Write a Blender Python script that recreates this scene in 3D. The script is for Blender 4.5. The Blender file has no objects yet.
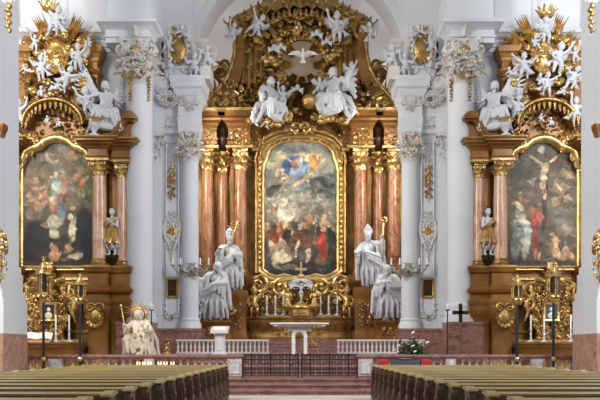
import bpy, bmesh, math, random
import numpy as np
from mathutils import Vector, Matrix, noise
PI = math.pi
C = bpy.context.scene.collection
F, U0, V0, ZC = 700.0, 300.0, 348.0, 1.5      # focal length in pixels, principal column, horizon row, eye height

# ------------------------------------------------------------------ materials
def nodes(name):
    m = bpy.data.materials.new(name); m.use_nodes = True
    nt = m.node_tree; b = nt.nodes['Principled BSDF']
    return m, nt, b
def plain(name, col, rough=.5, metal=0, noise_amt=0, scale=4, bump=0, col2=None, bscale=None, spec=None):
    m, nt, b = nodes(name)
    b.inputs['Base Color'].default_value = (*col, 1); b.inputs['Roughness'].default_value = rough
    b.inputs['Metallic'].default_value = metal
    if spec is not None: b.inputs['Specular IOR Level'].default_value = spec
    tc = nt.nodes.new('ShaderNodeTexCoord')
    if noise_amt or col2:
        n = nt.nodes.new('ShaderNodeTexNoise'); n.inputs['Scale'].default_value = scale; n.inputs['Detail'].default_value = 6
        nt.links.new(tc.outputs['Object'], n.inputs['Vector'])
        r = nt.nodes.new('ShaderNodeValToRGB')
        r.color_ramp.elements[0].position = .35; r.color_ramp.elements[1].position = .68
        c2 = col2 if col2 else tuple(c*(1-noise_amt) for c in col)
        r.color_ramp.elements[0].color = (*c2, 1); r.color_ramp.elements[1].color = (*col, 1)
        nt.links.new(n.outputs['Fac'], r.inputs['Fac']); nt.links.new(r.outputs['Color'], b.inputs['Base Color'])
    if bump:
        n2 = nt.nodes.new('ShaderNodeTexNoise'); n2.inputs['Scale'].default_value = bscale or scale*4; n2.inputs['Detail'].default_value = 3
        nt.links.new(tc.outputs['Object'], n2.inputs['Vector'])
        bp = nt.nodes.new('ShaderNodeBump'); bp.inputs['Strength'].default_value = bump; bp.inputs['Distance'].default_value = .1
        nt.links.new(n2.outputs['Fac'], bp.inputs['Height']); nt.links.new(bp.outputs['Normal'], b.inputs['Normal'])
    return m
def marble(name, cols, scale=.6, stretch=(1, 1, 1), rough=.25, dist=3.0):
    m, nt, b = nodes(name)
    tc = nt.nodes.new('ShaderNodeTexCoord'); mp = nt.nodes.new('ShaderNodeMapping'); mp.inputs['Scale'].default_value = stretch
    n = nt.nodes.new('ShaderNodeTexNoise'); n.inputs['Scale'].default_value = scale; n.inputs['Detail'].default_value = 8
    n.inputs['Roughness'].default_value = .65; n.inputs['Distortion'].default_value = dist
    r = nt.nodes.new('ShaderNodeValToRGB')
    el = r.color_ramp.elements
    while len(el) < len(cols): el.new(.5)
    for i, c in enumerate(cols): el[i].position = .3 + .42*i/(len(cols)-1); el[i].color = (*c, 1)
    L = nt.links.new
    L(tc.outputs['Object'], mp.inputs['Vector']); L(mp.outputs['Vector'], n.inputs['Vector'])
    L(n.outputs['Fac'], r.inputs['Fac']); L(r.outputs['Color'], b.inputs['Base Color'])
    b.inputs['Roughness'].default_value = rough
    return m
def vcol(name):
    m, nt, b = nodes(name)
    a = nt.nodes.new('ShaderNodeAttribute'); a.attribute_name = 'Paint'
    nt.links.new(a.outputs['Color'], b.inputs['Base Color']); b.inputs['Roughness'].default_value = .5
    b.inputs['Specular IOR Level'].default_value = .25
    return m
def emis(name, col, s):
    m, nt, b = nodes(name)
    b.inputs['Base Color'].default_value = (*col, 1); b.inputs['Emission Color'].default_value = (*col, 1); b.inputs['Emission Strength'].default_value = s
    return m
M = dict(
    gold=plain('gilding', (.62, .405, .145), .3, .8, scale=2.2, col2=(.31, .175, .05), bump=.35, bscale=14),
    brightgold=plain('burnished_gilding', (.80, .565, .245), .28, .8, scale=3, col2=(.47, .29, .09), bump=.2, bscale=12),
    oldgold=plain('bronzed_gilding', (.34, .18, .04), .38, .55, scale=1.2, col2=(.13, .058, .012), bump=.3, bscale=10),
    wood=plain('gilded_walnut', (.33, .145, .028), .38, .25, scale=.9, col2=(.15, .06, .011), bump=.12, bscale=7),
    darkwood=plain('dark_walnut', (.10, .045, .018), .4, .1, scale=2, col2=(.045, .02, .01)),
    plaster=plain('white_plaster', (.665, .68, .71), .7, 0, scale=.35, col2=(.60, .615, .65), bump=.04, bscale=9),
    greyplaster=plain('grey_plaster', (.63, .63, .64), .8, 0, scale=.3, col2=(.55, .55, .57)),
    stucco=plain('stucco', (.68, .66, .65), .6, 0, scale=5, col2=(.58, .53, .48), bump=.25, bscale=16),
    stone=plain('white_stucco_statue', (.61, .615, .63), .55, 0, scale=3, col2=(.49, .50, .525)),
    cream=plain('cream_statue', (.70, .61, .48), .5, 0, scale=4, col2=(.58, .47, .34)),
    redmarble=marble('salmon_marble', [(.10, .028, .010), (.26, .092, .036), (.40, .185, .085), (.18, .052, .018), (.50, .29, .16)], .6, (1.6, 1.6, .6)),
    palemarble=marble('rosy_marble', [(.26, .10, .055), (.47, .25, .15), (.60, .41, .29), (.34, .14, .075)], .8, (1.6, 1.6, .5)),
    plinth=marble('brown_red_marble', [(.13, .05, .04), (.25, .115, .09), (.33, .18, .145), (.19, .08, .062)], 1.3),
    pinkplinth=marble('pink_grey_marble', [(.26, .13, .085), (.40, .235, .165), (.50, .33, .25)], 1.6),
    rail=marble('red_rail_marble', [(.20, .085, .075), (.33, .18, .16), (.45, .30, .27)], 2.2),
    greymarble=marble('grey_marble', [(.34, .35, .38), (.55, .56, .60), (.70, .70, .72)], 2.0),
    step=marble('step_marble', [(.15, .065, .055), (.26, .135, .115), (.36, .22, .19)], 1.3, rough=.4),
    whitemarble=plain('white_marble', (.68, .67, .65), .35, 0, scale=3, col2=(.58, .57, .55)),
    floor=marble('floor_stone', [(.42, .37, .32), (.52, .47, .41), (.60, .55, .49)], .8, rough=.45),
    pew=plain('pew_oak', (.36, .27, .105), .45, 0, scale=1.5, col2=(.255, .18, .062), bump=.05, bscale=20),
    pewshade=plain('pew_shaded_oak', (.17, .115, .045), .5, 0, scale=1.5, col2=(.10, .065, .025), bump=.05, bscale=20),  # oak darkened to put the shade between the rows into the backs
    pewdark=plain('pew_dark_oak', (.085, .042, .024), .42, 0, scale=4, col2=(.045, .022, .013), bump=.1, bscale=20),
    iron=plain('wrought_iron', (.018, .017, .018), .45, .6),
    silver=plain('silver', (.75, .75, .77), .35, .35, bump=.1, bscale=10),
    wax=plain('wax', (.82, .78, .68), .5),
    flame=emis('flame', (1, .55, .2), 6),
    black=plain('black_lacquer', (.012, .012, .014), .3),
    bronze=plain('dark_bronze', (.075, .038, .018), .38, .6, scale=5, col2=(.04, .02, .01)),
    dove=plain('dove_white', (.72, .70, .66), .5),
    glory=plain('glory_panel', (.42, .33, .24), .6, 0, scale=1.2, col2=(.30, .20, .11)),
    tarnish=plain('tarnished_silver', (.44, .41, .37), .4, .35, scale=6, col2=(.28, .25, .21), bump=.2, bscale=14),
    rosemarble=marble('grey_rose_marble', [(.36, .25, .22), (.52, .41, .37), (.62, .53, .49)], 2.0),
    paint=vcol('oil_paint'),
    glass=plain('lantern_glass', (.05, .045, .04), .08, 0),
    cloth=plain('linen', (.82, .81, .78), .8),
    red=plain('red_velvet', (.36, .012, .018), .7),
    leafgreen=plain('foliage', (.035, .075, .02), .6, col2=(.02, .045, .012), scale=9),
    twig=plain('twigs', (.20, .13, .08), .8),
    slate=plain('dark_grey_cloth', (.06, .065, .075), .7),
    blossom=plain('white_blossom', (.75, .72, .65), .7),
    paper=plain('paper', (.84, .81, .72), .7),
)

# ------------------------------------------------------------------ mesh builder
class MB:
    def __init__(s): s.v = []; s.f = []
    def add(s, vs, fs):
        k = len(s.v); s.v += [tuple(p) for p in vs]; s.f += [tuple(i+k for i in f) for f in fs]; return s
    def box(s, x0, x1, y0, y1, z0, z1):
        v = [(x, y, z) for z in (z0, z1) for y in (y0, y1) for x in (x0, x1)]
        return s.add(v, [(0, 2, 3, 1), (4, 5, 7, 6), (0, 1, 5, 4), (2, 6, 7, 3), (0, 4, 6, 2), (1, 3, 7, 5)])
    def grid(s, rings, closed=True, caps=True):
        n = len(rings[0]); vs = [p for r in rings for p in r]; fs = []
        for i in range(len(rings)-1):
            for j in range(n if closed else n-1):
                a, b = i*n+j, i*n+(j+1) % n
                fs.append((a, b, b+n, a+n))
        if caps and closed:
            fs.append(tuple(range(n))[::-1]); fs.append(tuple(range((len(rings)-1)*n, len(rings)*n)))
        return s.add(vs, fs)
    def lathe(s, cx, cy, prof, n=20, sq=0):
        rings = []
        for r, z in prof:
            rr = []
            for j in range(n):
                a = 2*PI*j/n
                k = 1.0
                if sq: k = min(1/max(abs(math.cos(a)), 1e-6), 1/max(abs(math.sin(a)), 1e-6))*.9 if sq == 1 else 1
                rr.append((cx+r*k*math.cos(a), cy+r*k*math.sin(a), z))
            rings.append(rr)
        return s.grid(rings)
    def tube(s, pts, rad, n=6, caps=True, flat=1.0):
        pts = [Vector(p) for p in pts]
        if not hasattr(rad, '__len__'): rad = [rad]*len(pts)
        rings = []; up = None
        for i, p in enumerate(pts):
            t = (pts[min(i+1, len(pts)-1)]-pts[max(i-1, 0)])
            if t.length < 1e-9: t = Vector((0, 0, 1))
            t.normalize()
            if up is None:
                up = Vector((0, 1, 0)) if abs(t.y) < .9 else Vector((1, 0, 0))
            a = up-t*up.dot(t)
            if a.length < 1e-6: a = t.orthogonal()
            a.normalize(); b = t.cross(a); up = a
            rings.append([p+(a*math.cos(2*PI*j/n)*flat+b*math.sin(2*PI*j/n))*rad[i] for j in range(n)])
        return s.grid(rings, True, caps)
    def cap(s, p0, p1, r0, r1=None, n=8):
        r1 = r0 if r1 is None else r1
        p0 = Vector(p0); p1 = Vector(p1); d = p1-p0
        t = d.normalized() if d.length > 1e-6 else Vector((0, 0, 1))
        pts = []; rr = []
        for k in (-1, -.7): pts.append(p0+t*k*r0); rr.append(max(r0*math.sqrt(max(0, 1-k*k)), r0*.12))
        pts.append(p0); rr.append(r0); pts.append(p1); rr.append(r1)
        for k in (.7, 1): pts.append(p1+t*k*r1); rr.append(max(r1*math.sqrt(max(0, 1-k*k)), r1*.12))
        return s.tube(pts, rr, n)
    def chain(s, pts, rad, n=8):
        for i in range(len(pts)-1): s.cap(pts[i], pts[i+1], rad[i], rad[i+1], n)
        return s
    def ball(s, c, r, n=10, m=7):
        if not hasattr(r, '__len__'): r = (r, r, r)
        rings = []
        for i in range(m+1):
            t = PI*(i+.001)/(m+.002)*1.0; t = max(.08, min(PI-.08, t))
            rings.append([(c[0]+r[0]*math.sin(t)*math.cos(2*PI*j/n), c[1]+r[1]*math.sin(t)*math.sin(2*PI*j/n), c[2]-r[2]*math.cos(t)) for j in range(n)])
        return s.grid(rings)
    def prism(s, poly, y0, y1, ax='xz'):
        n = len(poly)
        if ax == 'xz': v = [(p[0], y0, p[1]) for p in poly]+[(p[0], y1, p[1]) for p in poly]
        elif ax == 'yz': v = [(y0, p[0], p[1]) for p in poly]+[(y1, p[0], p[1]) for p in poly]
        else: v = [(p[0], p[1], y0) for p in poly]+[(p[0], p[1], y1) for p in poly]
        return s.add(v, [tuple(range(n)), tuple(range(n, 2*n))[::-1]]+[(i, (i+1) % n, n+(i+1) % n, n+i) for i in range(n)])
    def _off(s, path, closed):
        n = len(path); res = []
        for i in range(n):
            a = Vector(path[(i-1) % n] if (closed or i > 0) else path[i]); b = Vector(path[i]); c = Vector(path[(i+1) % n] if (closed or i < n-1) else path[i])
            d1 = (b-a); d2 = (c-b)
            if d1.length < 1e-9: d1 = d2
            if d2.length < 1e-9: d2 = d1
            d1 = d1.normalized(); d2 = d2.normalized()
            n1 = Vector((d1.y, -d1.x)); n2 = Vector((d2.y, -d2.x)); m = n1+n2
            if m.length < 1e-6: m = n1
            m.normalize(); k = 1/max(.35, m.dot(n1)); res.append(m*k)
        return res
    def sweep(s, path, prof):           # plan path (x, y) run left to right, profile (out towards viewer, z); closed to the back
        off = s._off(path, False); rings = []
        for p, o in zip(path, off):
            rings.append([(p[0]+o.x*q[0], p[1]+o.y*q[0], q[1]) for q in prof])
        return s.grid(rings, True, True)
    def frame(s, path, prof, closed=True):           # path (x, z), profile (outward, y)
        if closed:
            ar = sum(path[i][0]*path[(i+1) % len(path)][1]-path[(i+1) % len(path)][0]*path[i][1] for i in range(len(path)))
            if ar < 0: path = path[::-1]
        off = s._off(path, closed); rings = []
        for p, o in zip(path, off):
            rings.append([(p[0]+o.x*q[0], q[1], p[1]+o.y*q[0]) for q in prof])
        if closed: rings.append(rings[0])
        return s.grid(rings, True, not closed)
    def leaf(s, o, d, out, L, W, curl=1.2, n=6):
        o = Vector(o); d = Vector(d).normalized(); out = Vector(out); out = (out-d*out.dot(d)).normalized(); side = d.cross(out)
        rings = []; p = o.copy(); th = -.15
        for i in range(n+1):
            t = i/n
            w = W*(.55+.75*math.sin(PI*min(1, t*.85+.1)))*(1-.75*t**2)*(1 if i % 2 else .78)*.5
            dirv = d*math.cos(th)+out*math.sin(th); nn = out*math.cos(th)-d*math.sin(th)
            k = .16*W
            rings.append([p-side*w-nn*k*.4, p-side*w*.5+nn*k*.1, p+nn*k*1.1, p+side*w*.5+nn*k*.1, p+side*w-nn*k*.4, p-nn*k*.7])
            p = p+dirv*(L/n); th += curl/n*(1+1.6*t)
        return s.grid(rings, True, True)
    def scroll(s, c, r, turns=1.4, a0=0, hand=1, th=.05, y=0, n=20, lift=0):
        pts = []; rr = []
        for i in range(n+1):
            t = i/n; a = a0+hand*turns*2*PI*t; q = r*(1-.82*t)
            pts.append((c[0]+q*math.cos(a), y-lift*t, c[1]+q*math.sin(a))); rr.append(th*(.55+.7*math.sin(PI*min(1, t*.9+.08)))*(1-.35*t))
        s.tube(pts, rr, 6); s.ball(pts[-1], th*.9, 6, 4); return s
    def xf(s, mat, start=0):
        s.v = s.v[:start]+[tuple(mat @ Vector(p)) for p in s.v[start:]]; return s
    def mirror(s, x0, start=0):       # add mirrored copy about x = x0
        k = len(s.v); nv = [(2*x0-p[0], p[1], p[2]) for p in s.v[start:]]
        nf = [tuple(i-start+k for i in f)[::-1] for f in s.f if min(f) >= start]
        s.v += nv; s.f += nf; return s

ROOT = {}
def mesh_from(mb, name, mat, sharp=50, shift=None):
    me = bpy.data.meshes.new(name)
    vs = mb.v if shift is None else [(p[0]-shift[0], p[1]-shift[1], p[2]-shift[2]) for p in mb.v]
    me.from_pydata(vs, [], mb.f); me.update()
    bm = bmesh.new(); bm.from_mesh(me); bmesh.ops.recalc_face_normals(bm, faces=bm.faces); bm.to_mesh(me); bm.free()
    for p in me.polygons: p.use_smooth = True
    me.set_sharp_from_angle(angle=math.radians(sharp))
    if mat: me.materials.append(M[mat] if isinstance(mat, str) else mat)
    return me
def props(o, label=None, cat=None, group=None, kind=None):
    if label: o['label'] = label
    if cat: o['category'] = cat
    if group: o['group'] = group
    if kind: o['kind'] = kind
    return o
def split_pieces(mb):
    """separate meshes for pieces that stand far apart from one another"""
    n = len(mb.v)
    if n > 30000: return [mb]
    p = list(range(n))
    def find(i):
        while p[i] != i: p[i] = p[p[i]]; i = p[i]
        return i
    for f in mb.f:
        a = find(f[0])
        for j in f[1:]:
            b = find(j)
            if a != b: p[b] = a
    root = [find(i) for i in range(n)]; ids = {}; isl = np.array([ids.setdefault(r, len(ids)) for r in root]); k = len(ids)
    if k < 2 or k > 900: return [mb]
    pts = np.array(mb.v); lo = np.full((k, 3), np.inf); hi = np.full((k, 3), -np.inf)
    np.minimum.at(lo, isl, pts); np.maximum.at(hi, isl, pts); size = (hi-lo).max(axis=1)
    gap = np.maximum(0, np.maximum(lo[:, None]-hi[None], lo[None]-hi[:, None]))
    near = np.sqrt((gap**2).sum(axis=2)) <= np.maximum(.02, .49*np.maximum(size[:, None], size[None]))
    lab = -np.ones(k, int); c = 0
    for i in range(k):
        if lab[i] < 0:
            st = [i]; lab[i] = c
            while st:
                j = st.pop()
                for q in np.nonzero(near[j] & (lab < 0))[0]: lab[q] = c; st.append(q)
            c += 1
    if c < 2: return [mb]
    out = []
    for q in range(c):
        m = MB(); mp = {}
        for f in mb.f:
            if lab[isl[f[0]]] == q:
                for i in f:
                    if i not in mp: mp[i] = len(m.v); m.v.append(mb.v[i])
                m.f.append(tuple(mp[i] for i in f))
        if m.f: out.append(m)
    return out
def part(name, mb, mat, parent, sharp=50, label=None):
    ms = split_pieces(mb) if mat != 'paint' else [mb]
    if len(ms) > 1:
        ms.sort(key=lambda m: -len(m.v)); o = [part(name, m, mat, parent, sharp, label) for m in ms]; return o[0]
    sh = ROOT[parent.name]
    o = bpy.data.objects.new(name, mesh_from(mb, name, mat, sharp, sh)); C.objects.link(o); o.parent = parent; ROOT[o.name] = sh
    if label: o['label'] = label
    return o
def base_of(mb):
    xs = [p[0] for p in mb.v]; ys = [p[1] for p in mb.v]; zs = [p[2] for p in mb.v]
    return Vector(((min(xs)+max(xs))/2, (min(ys)+max(ys))/2, min(zs)))
def solo(name, mb, mat, label=None, cat=None, group=None, kind=None, sharp=50):
    b = base_of(mb)
    o = bpy.data.objects.new(name, mesh_from(mb, name, mat, sharp, b)); o.location = b; C.objects.link(o); ROOT[o.name] = b
    return props(o, label, cat, group, kind)
def thing(name, loc, label, cat, group=None, kind=None):
    o = bpy.data.objects.new(name, None); o.location = loc; o.empty_display_size = .2; C.objects.link(o); ROOT[o.name] = Vector(loc)
    return props(o, label, cat, group, kind)
def struct(name, mb, mat, sharp=50): return solo(name, mb, mat, kind='structure', sharp=sharp)
def dup(root, loc, label=None, group=None, rotz=None, cat=None):
    r = root.copy(); C.objects.link(r); r.location = loc; ROOT[r.name] = Vector(loc)
    if rotz is not None: r.rotation_euler = (0, 0, rotz)
    if label: r['label'] = label
    if group: r['group'] = group
    if cat: r['category'] = cat
    for ch in list(root.children):
        c = ch.copy(); C.objects.link(c); c.parent = r
        for g in list(ch.children):
            d = g.copy(); C.objects.link(d); d.parent = c
    return r

class Pl:                            # a vertical plane at depth d in which sizes are given as they measure in the photograph
    def __init__(s, d): s.d = d; s.s = d/F
    def x(s, u): return (u-U0)*s.s
    def z(s, v): return ZC+(V0-v)*s.s
    def q(s, u, v, dy=0): k = (s.d+dy)/F; return Vector(((u-U0)*k, s.d+dy, ZC+(V0-v)*k))
    def p(s, u, v, dy=0): return Vector((s.x(u), s.d+dy, s.z(v)))

# ------------------------------------------------------------------ baroque vocabulary
def ornament(mb, cx, cz, w, h, y, seed, n=10, sz=1.0, sym=True, depth=.12, leafy=.6):
    """carved scrollwork and acanthus filling an ellipse in the x-z plane at depth y"""
    R = random.Random(seed); st = len(mb.v)
    base = min(w, h)*.5
    for i in range(n):
        a = R.uniform(-PI/2, PI/2) if sym else R.uniform(0, 2*PI)
        q = math.sqrt(R.random())
        x = cx+(abs(math.cos(a)) if sym else math.cos(a))*q*w*.5*.85; z = cz+math.sin(a)*q*h*.5*.85
        r = base*R.uniform(.22, .42)*sz
        if R.random() > leafy:
            mb.scroll((x, z), r, R.uniform(1.0, 1.6), R.uniform(0, 2*PI), R.choice((-1, 1)), r*.26, y-R.uniform(0, depth*.5), 14, depth*.4)
        else:
            ang = math.atan2(z-cz, x-cx+1e-6)+R.uniform(-.9, .9)
            mb.leaf((x, y, z), (math.cos(ang), -.25, math.sin(ang)), (0, -1, R.uniform(-.5, .5)), r*2.3, r*.95, R.uniform(.4, 1.8), 5)
    if sym: mb.mirror(cx, st)
    return mb
def relief_field(mb, x0, x1, z0, z1, y, seed, cell, depth=.16, leafy=.62, inside=None, sz=1.0, out=None):
    """dense carved relief: jittered rows of acanthus leaves, scrolls and bosses over a rectangle"""
    R = random.Random(seed); nx = max(1, round((x1-x0)/cell)); nz = max(1, round((z1-z0)/cell))
    for i in range(nx):
        for j in range(nz):
            x = x0+(x1-x0)*(i+.5+R.uniform(-.4, .4))/nx; z = z0+(z1-z0)*(j+.5+R.uniform(-.4, .4))/nz
            if inside and not inside(x, z): continue
            r = cell*R.uniform(.42, .68)*sz; k = R.random(); yy = y-R.uniform(0, depth)
            if k < leafy:
                an = R.uniform(0, 2*PI) if out is None else math.atan2(z-out[1], x-out[0])+R.uniform(-.8, .8)
                mb.leaf((x-math.cos(an)*r*.6, yy, z-math.sin(an)*r*.6), (math.cos(an), -.3, math.sin(an)), (R.uniform(-.5, .5), -1, R.uniform(-.5, .5)), r*2.2, r*1.15, R.uniform(.6, 2.2), 5)
            elif k < leafy+.24: mb.scroll((x, z), r*.85, R.uniform(1, 1.6), R.uniform(0, 6.28), R.choice((-1, 1)), r*.26, yy-.03, 12, depth*.3)
            else: mb.ball((x, yy, z), (r*.5, r*.4, r*.5), 8, 6)
    return mb
def capital(mb, cx, cy, z0, z1, r, n=8):
    h = z1-z0
    mb.lathe(cx, cy, [(r*.98, z0), (r*1.06, z0+.03*h), (r*1.06, z0+.07*h), (r*.95, z0+.1*h), (r*.95, z0+.5*h), (r*1.2, z0+.86*h)], 14)
    for row, (zz, L, ph) in enumerate(((.08, .50, 0), (.30, .58, .5))):
        for i in range(n):
            a = 2*PI*(i+ph)/n
            o = (cx+r*.98*math.cos(a), cy+r*.98*math.sin(a), z0+zz*h)
            mb.leaf(o, (math.cos(a)*.12, math.sin(a)*.12, 1), (math.cos(a), math.sin(a), 0), L*h, r*.85, 1.9, 5)
    for i in range(4):
        a = PI/4+PI/2*i; dx, dy = math.cos(a), math.sin(a); k = r*1.38; rr = .17*h
        pts = []; rad = []
        for j in range(13):
            t = j/12; b = PI*.5+t*2.6*PI; q = rr*(1-.75*t)
            pts.append((cx+dx*(k-q*math.cos(b)*-1*.9), cy+dy*(k-q*math.cos(b)*-1*.9), z0+.78*h+q*math.sin(b))); rad.append(rr*.34*(1-.4*t))
        mb.tube([(cx+dx*r*.9, cy+dy*r*.9, z0+.5*h)]+pts, [rr*.25]+rad, 6)
        mb.ball((cx-math.sin(a)*0+math.cos(PI/2*i)*r*1.18, cy+math.sin(PI/2*i)*r*1.18, z0+.88*h), rr*.45, 6, 4)
    k = r*1.3
    mb.prism([(cx+x*k, cy+y*k) for x, y in ((-1, -1), (-.5, -.86), (0, -.82), (.5, -.86), (1, -1), (.86, -.5), (.82, 0), (.86, .5), (1, 1), (.5, .86), (0, .82), (-.5, .86), (-1, 1), (-.86, .5), (-.82, 0), (-.86, -.5))], z0+.9*h, z1, 'xy')
    return mb
def column(parent, cx, cy, z0, z1, r, shaft, capm, basem, caph, baseh):
    o = part('column', MB().lathe(cx, cy, [(r*1.0, z0+baseh*.9), (r, z0+(z1-z0)*.33), (r*.97, z0+(z1-z0)*.6), (r*.88, z1-caph)], 28), shaft, parent)
    part('capital', capital(MB(), cx, cy, z1-caph, z1, r*.9), capm, o)
    b = MB().lathe(cx, cy, [(r*1.32, z0), (r*1.32, z0+.26*baseh), (r*1.36, z0+.3*baseh), (r*1.36, z0+.45*baseh), (r*1.15, z0+.52*baseh), (r*1.12, z0+.62*baseh), (r*1.22, z0+.7*baseh), (r*1.22, z0+.82*baseh), (r*1.0, z0+.95*baseh), (r*1.0, z0+baseh)], 24)
    part('base', b, basem, o)
    return o
def cornice_prof(z0, z1, out, inn=.6):       # z0 bottom, z1 top: architrave-less cornice that steps outwards
    h = z1-z0
    return [(-inn, z0), (0, z0), (.12*out, z0+.1*h), (.2*out, z0+.22*h), (.25*out, z0+.3*h), (.55*out, z0+.45*h), (.6*out, z0+.52*h), (.85*out, z0+.6*h), (.85*out, z0+.74*h), (.95*out, z0+.8*h), (out, z0+.92*h), (out, z1), (-inn, z1)]
def entab_prof(z0, z1, out, inn=.6):
    h = z1-z0
    return [(-inn, z0), (0, z0), (0, z0+.1*h), (.06*out, z0+.11*h), (.06*out, z0+.2*h), (.14*out, z0+.24*h), (.14*out, z0+.27*h), (.02*out, z0+.29*h), (.02*out, z0+.55*h), (.15*out, z0+.6*h), (.22*out, z0+.66*h), (.5*out, z0+.72*h), (.55*out, z0+.77*h), (.85*out, z0+.81*h), (.85*out, z0+.89*h), (.97*out, z0+.94*h), (out, z1), (-inn, z1)]
def ped_prof(z0, z1, out, inn=.6):           # base mould, die, cap mould
    h = z1-z0
    return [(-inn, z0), (out, z0), (out, z0+.1*h), (.8*out, z0+.12*h), (.3*out, z0+.18*h), (0, z0+.22*h), (0, z0+.76*h), (.25*out, z0+.8*h), (.7*out, z0+.86*h), (out, z0+.9*h), (1.05*out, z0+.96*h), (out, z1), (-inn, z1)]
def cloud(mb, c, w, h, d, seed, n=9):
    R = random.Random(seed)
    for i in range(n):
        r = h*R.uniform(.22, .42)
        mb.ball((c[0]+R.uniform(-.5, .5)*(w-r), c[1]+R.uniform(-.5, .3)*d, c[2]+R.uniform(-.5, .5)*(h-r)), (r*R.uniform(1, 1.4), r*.9, r), 10, 7)
        if i % 3 == 0: mb.scroll((c[0]+R.uniform(-.5, .5)*w, c[2]+R.uniform(-.4, .4)*h), h*.26, 1.3, R.uniform(0, 6), R.choice((-1, 1)), h*.07, c[1]-d*.55, 12)
    return mb
def rays(mb, c, ang, L, spread, n, w, y, r0=0, seed=1):
    R = random.Random(seed)
    for i in range(n):
        a = ang+spread*((i+.5)/n-.5); l = L*R.uniform(.72, 1.0) if i % 2 else L*R.uniform(.9, 1.0)
        d = Vector((math.cos(a), 0, math.sin(a))); s_ = Vector((-d.z, 0, d.x)); p = Vector((c[0], y+R.uniform(-.03, .03), c[1]))
        a0 = p+d*r0; a1 = p+d*l; ww = w*.5
        t = Vector((0, -w*.6, 0)); b = Vector((0, w*.3, 0))
        mb.grid([[a0-s_*ww*.45+b, a0+t*.5, a0+s_*ww*.45+b], [a0*.3+a1*.7-s_*ww+b, a0*.3+a1*.7+t, a0*.3+a1*.7+s_*ww+b], [a1-s_*.01, a1+t*.1, a1+s_*.01]])
    return mb
def urn(mb, cx, cy, z0, h):
    mb.lathe(cx, cy, [(r*h, z0+z*h) for r, z in ((.2, 0), (.2, .06), (.09, .1), (.07, .2), (.2, .32), (.27, .48), (.25, .6), (.13, .68), (.17, .74), (.1, .82), (.09, .92), (.02, 1))], 14); return mb
def baluster(mb, cx, cy, z0, z1, r):
    h = z1-z0
    mb.box(cx-r, cx+r, cy-r, cy+r, z0, z0+.1*h)
    mb.lathe(cx, cy, [(r*a, z0+b*h) for a, b in ((.75, .1), (.85, .14), (.55, .2), (.7, .28), (1.0, .4), (.85, .52), (.5, .68), (.42, .76), (.75, .8), (.75, .84), (.6, .87), (.7, .9))], 10)
    mb.box(cx-r, cx+r, cy-r, cy+r, z0+.9*h, z1); return mb

# ------------------------------------------------------------------ figures
def B_(pose, **k):
    d = dict(pose); d.update(k); return d
STAND = dict(pelvis=(0, 0, .52), chest=(0, -.005, .70), neck=(0, 0, .82), head=(0, -.015, .915),
    sl=(-.105, 0, .775), sr=(.105, 0, .775), el=(-.15, .01, .62), er=(.15, .01, .62), wl=(-.13, -.09, .52), wr=(.13, -.09, .52),
    hl=(-.055, 0, .5), hr=(.055, 0, .5), kl=(-.06, -.02, .28), kr=(.06, -.01, .28), al=(-.06, .01, .05), ar=(.065, .02, .05), tl=(-.07, -.075, .02), tr=(.08, -.065, .02))
PUT = dict(pelvis=(0, 0, .40), chest=(0, -.01, .60), neck=(0, 0, .71), head=(0, -.03, .85),
    sl=(-.12, 0, .665), sr=(.12, 0, .665), el=(-.22, -.02, .56), er=(.22, -.02, .56), wl=(-.28, -.10, .48), wr=(.28, -.10, .48),
    hl=(-.075, 0, .38), hr=(.075, 0, .38), kl=(-.09, -.04, .21), kr=(.09, -.04, .21), al=(-.09, .0, .05), ar=(.09, .0, .05), tl=(-.11, -.09, .02), tr=(.11, -.09, .02))
def hand(mb, e, w, k, curl=.5):
    """palm, four unequal bent fingers and a thumb leaving the side of the palm"""
    e = Vector(e); w = Vector(w); d = (w-e).normalized()
    side = d.cross(Vector((0, 1, 0)))
    if side.length < .1: side = d.cross(Vector((1, 0, 0)))
    side.normalize(); nrm = side.cross(d)
    pc = w+d*.035*k
    mb.cap(w, pc+d*.012*k, .017*k, .021*k, 6)
    for i, L in enumerate((.036, .044, .040, .030)):
        o = pc+d*.012*k+side*(i-1.5)*.0125*k; m = o+(d*math.cos(curl*.4)-nrm*math.sin(curl*.4))*L*k*.55
        t = m+(d*math.cos(curl*1.4)-nrm*math.sin(curl*1.4))*L*k*.55
        mb.cap(o, m, .0075*k, .007*k, 5); mb.cap(m, t, .007*k, .0055*k, 5)
    o = w+d*.012*k+side*.017*k; m = o+(d*.6+side*.8)*.022*k
    mb.cap(o, m, .0085*k, .0075*k, 5); mb.cap(m, m+(d*.95-nrm*.3)*.02*k, .0075*k, .006*k, 5)
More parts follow.
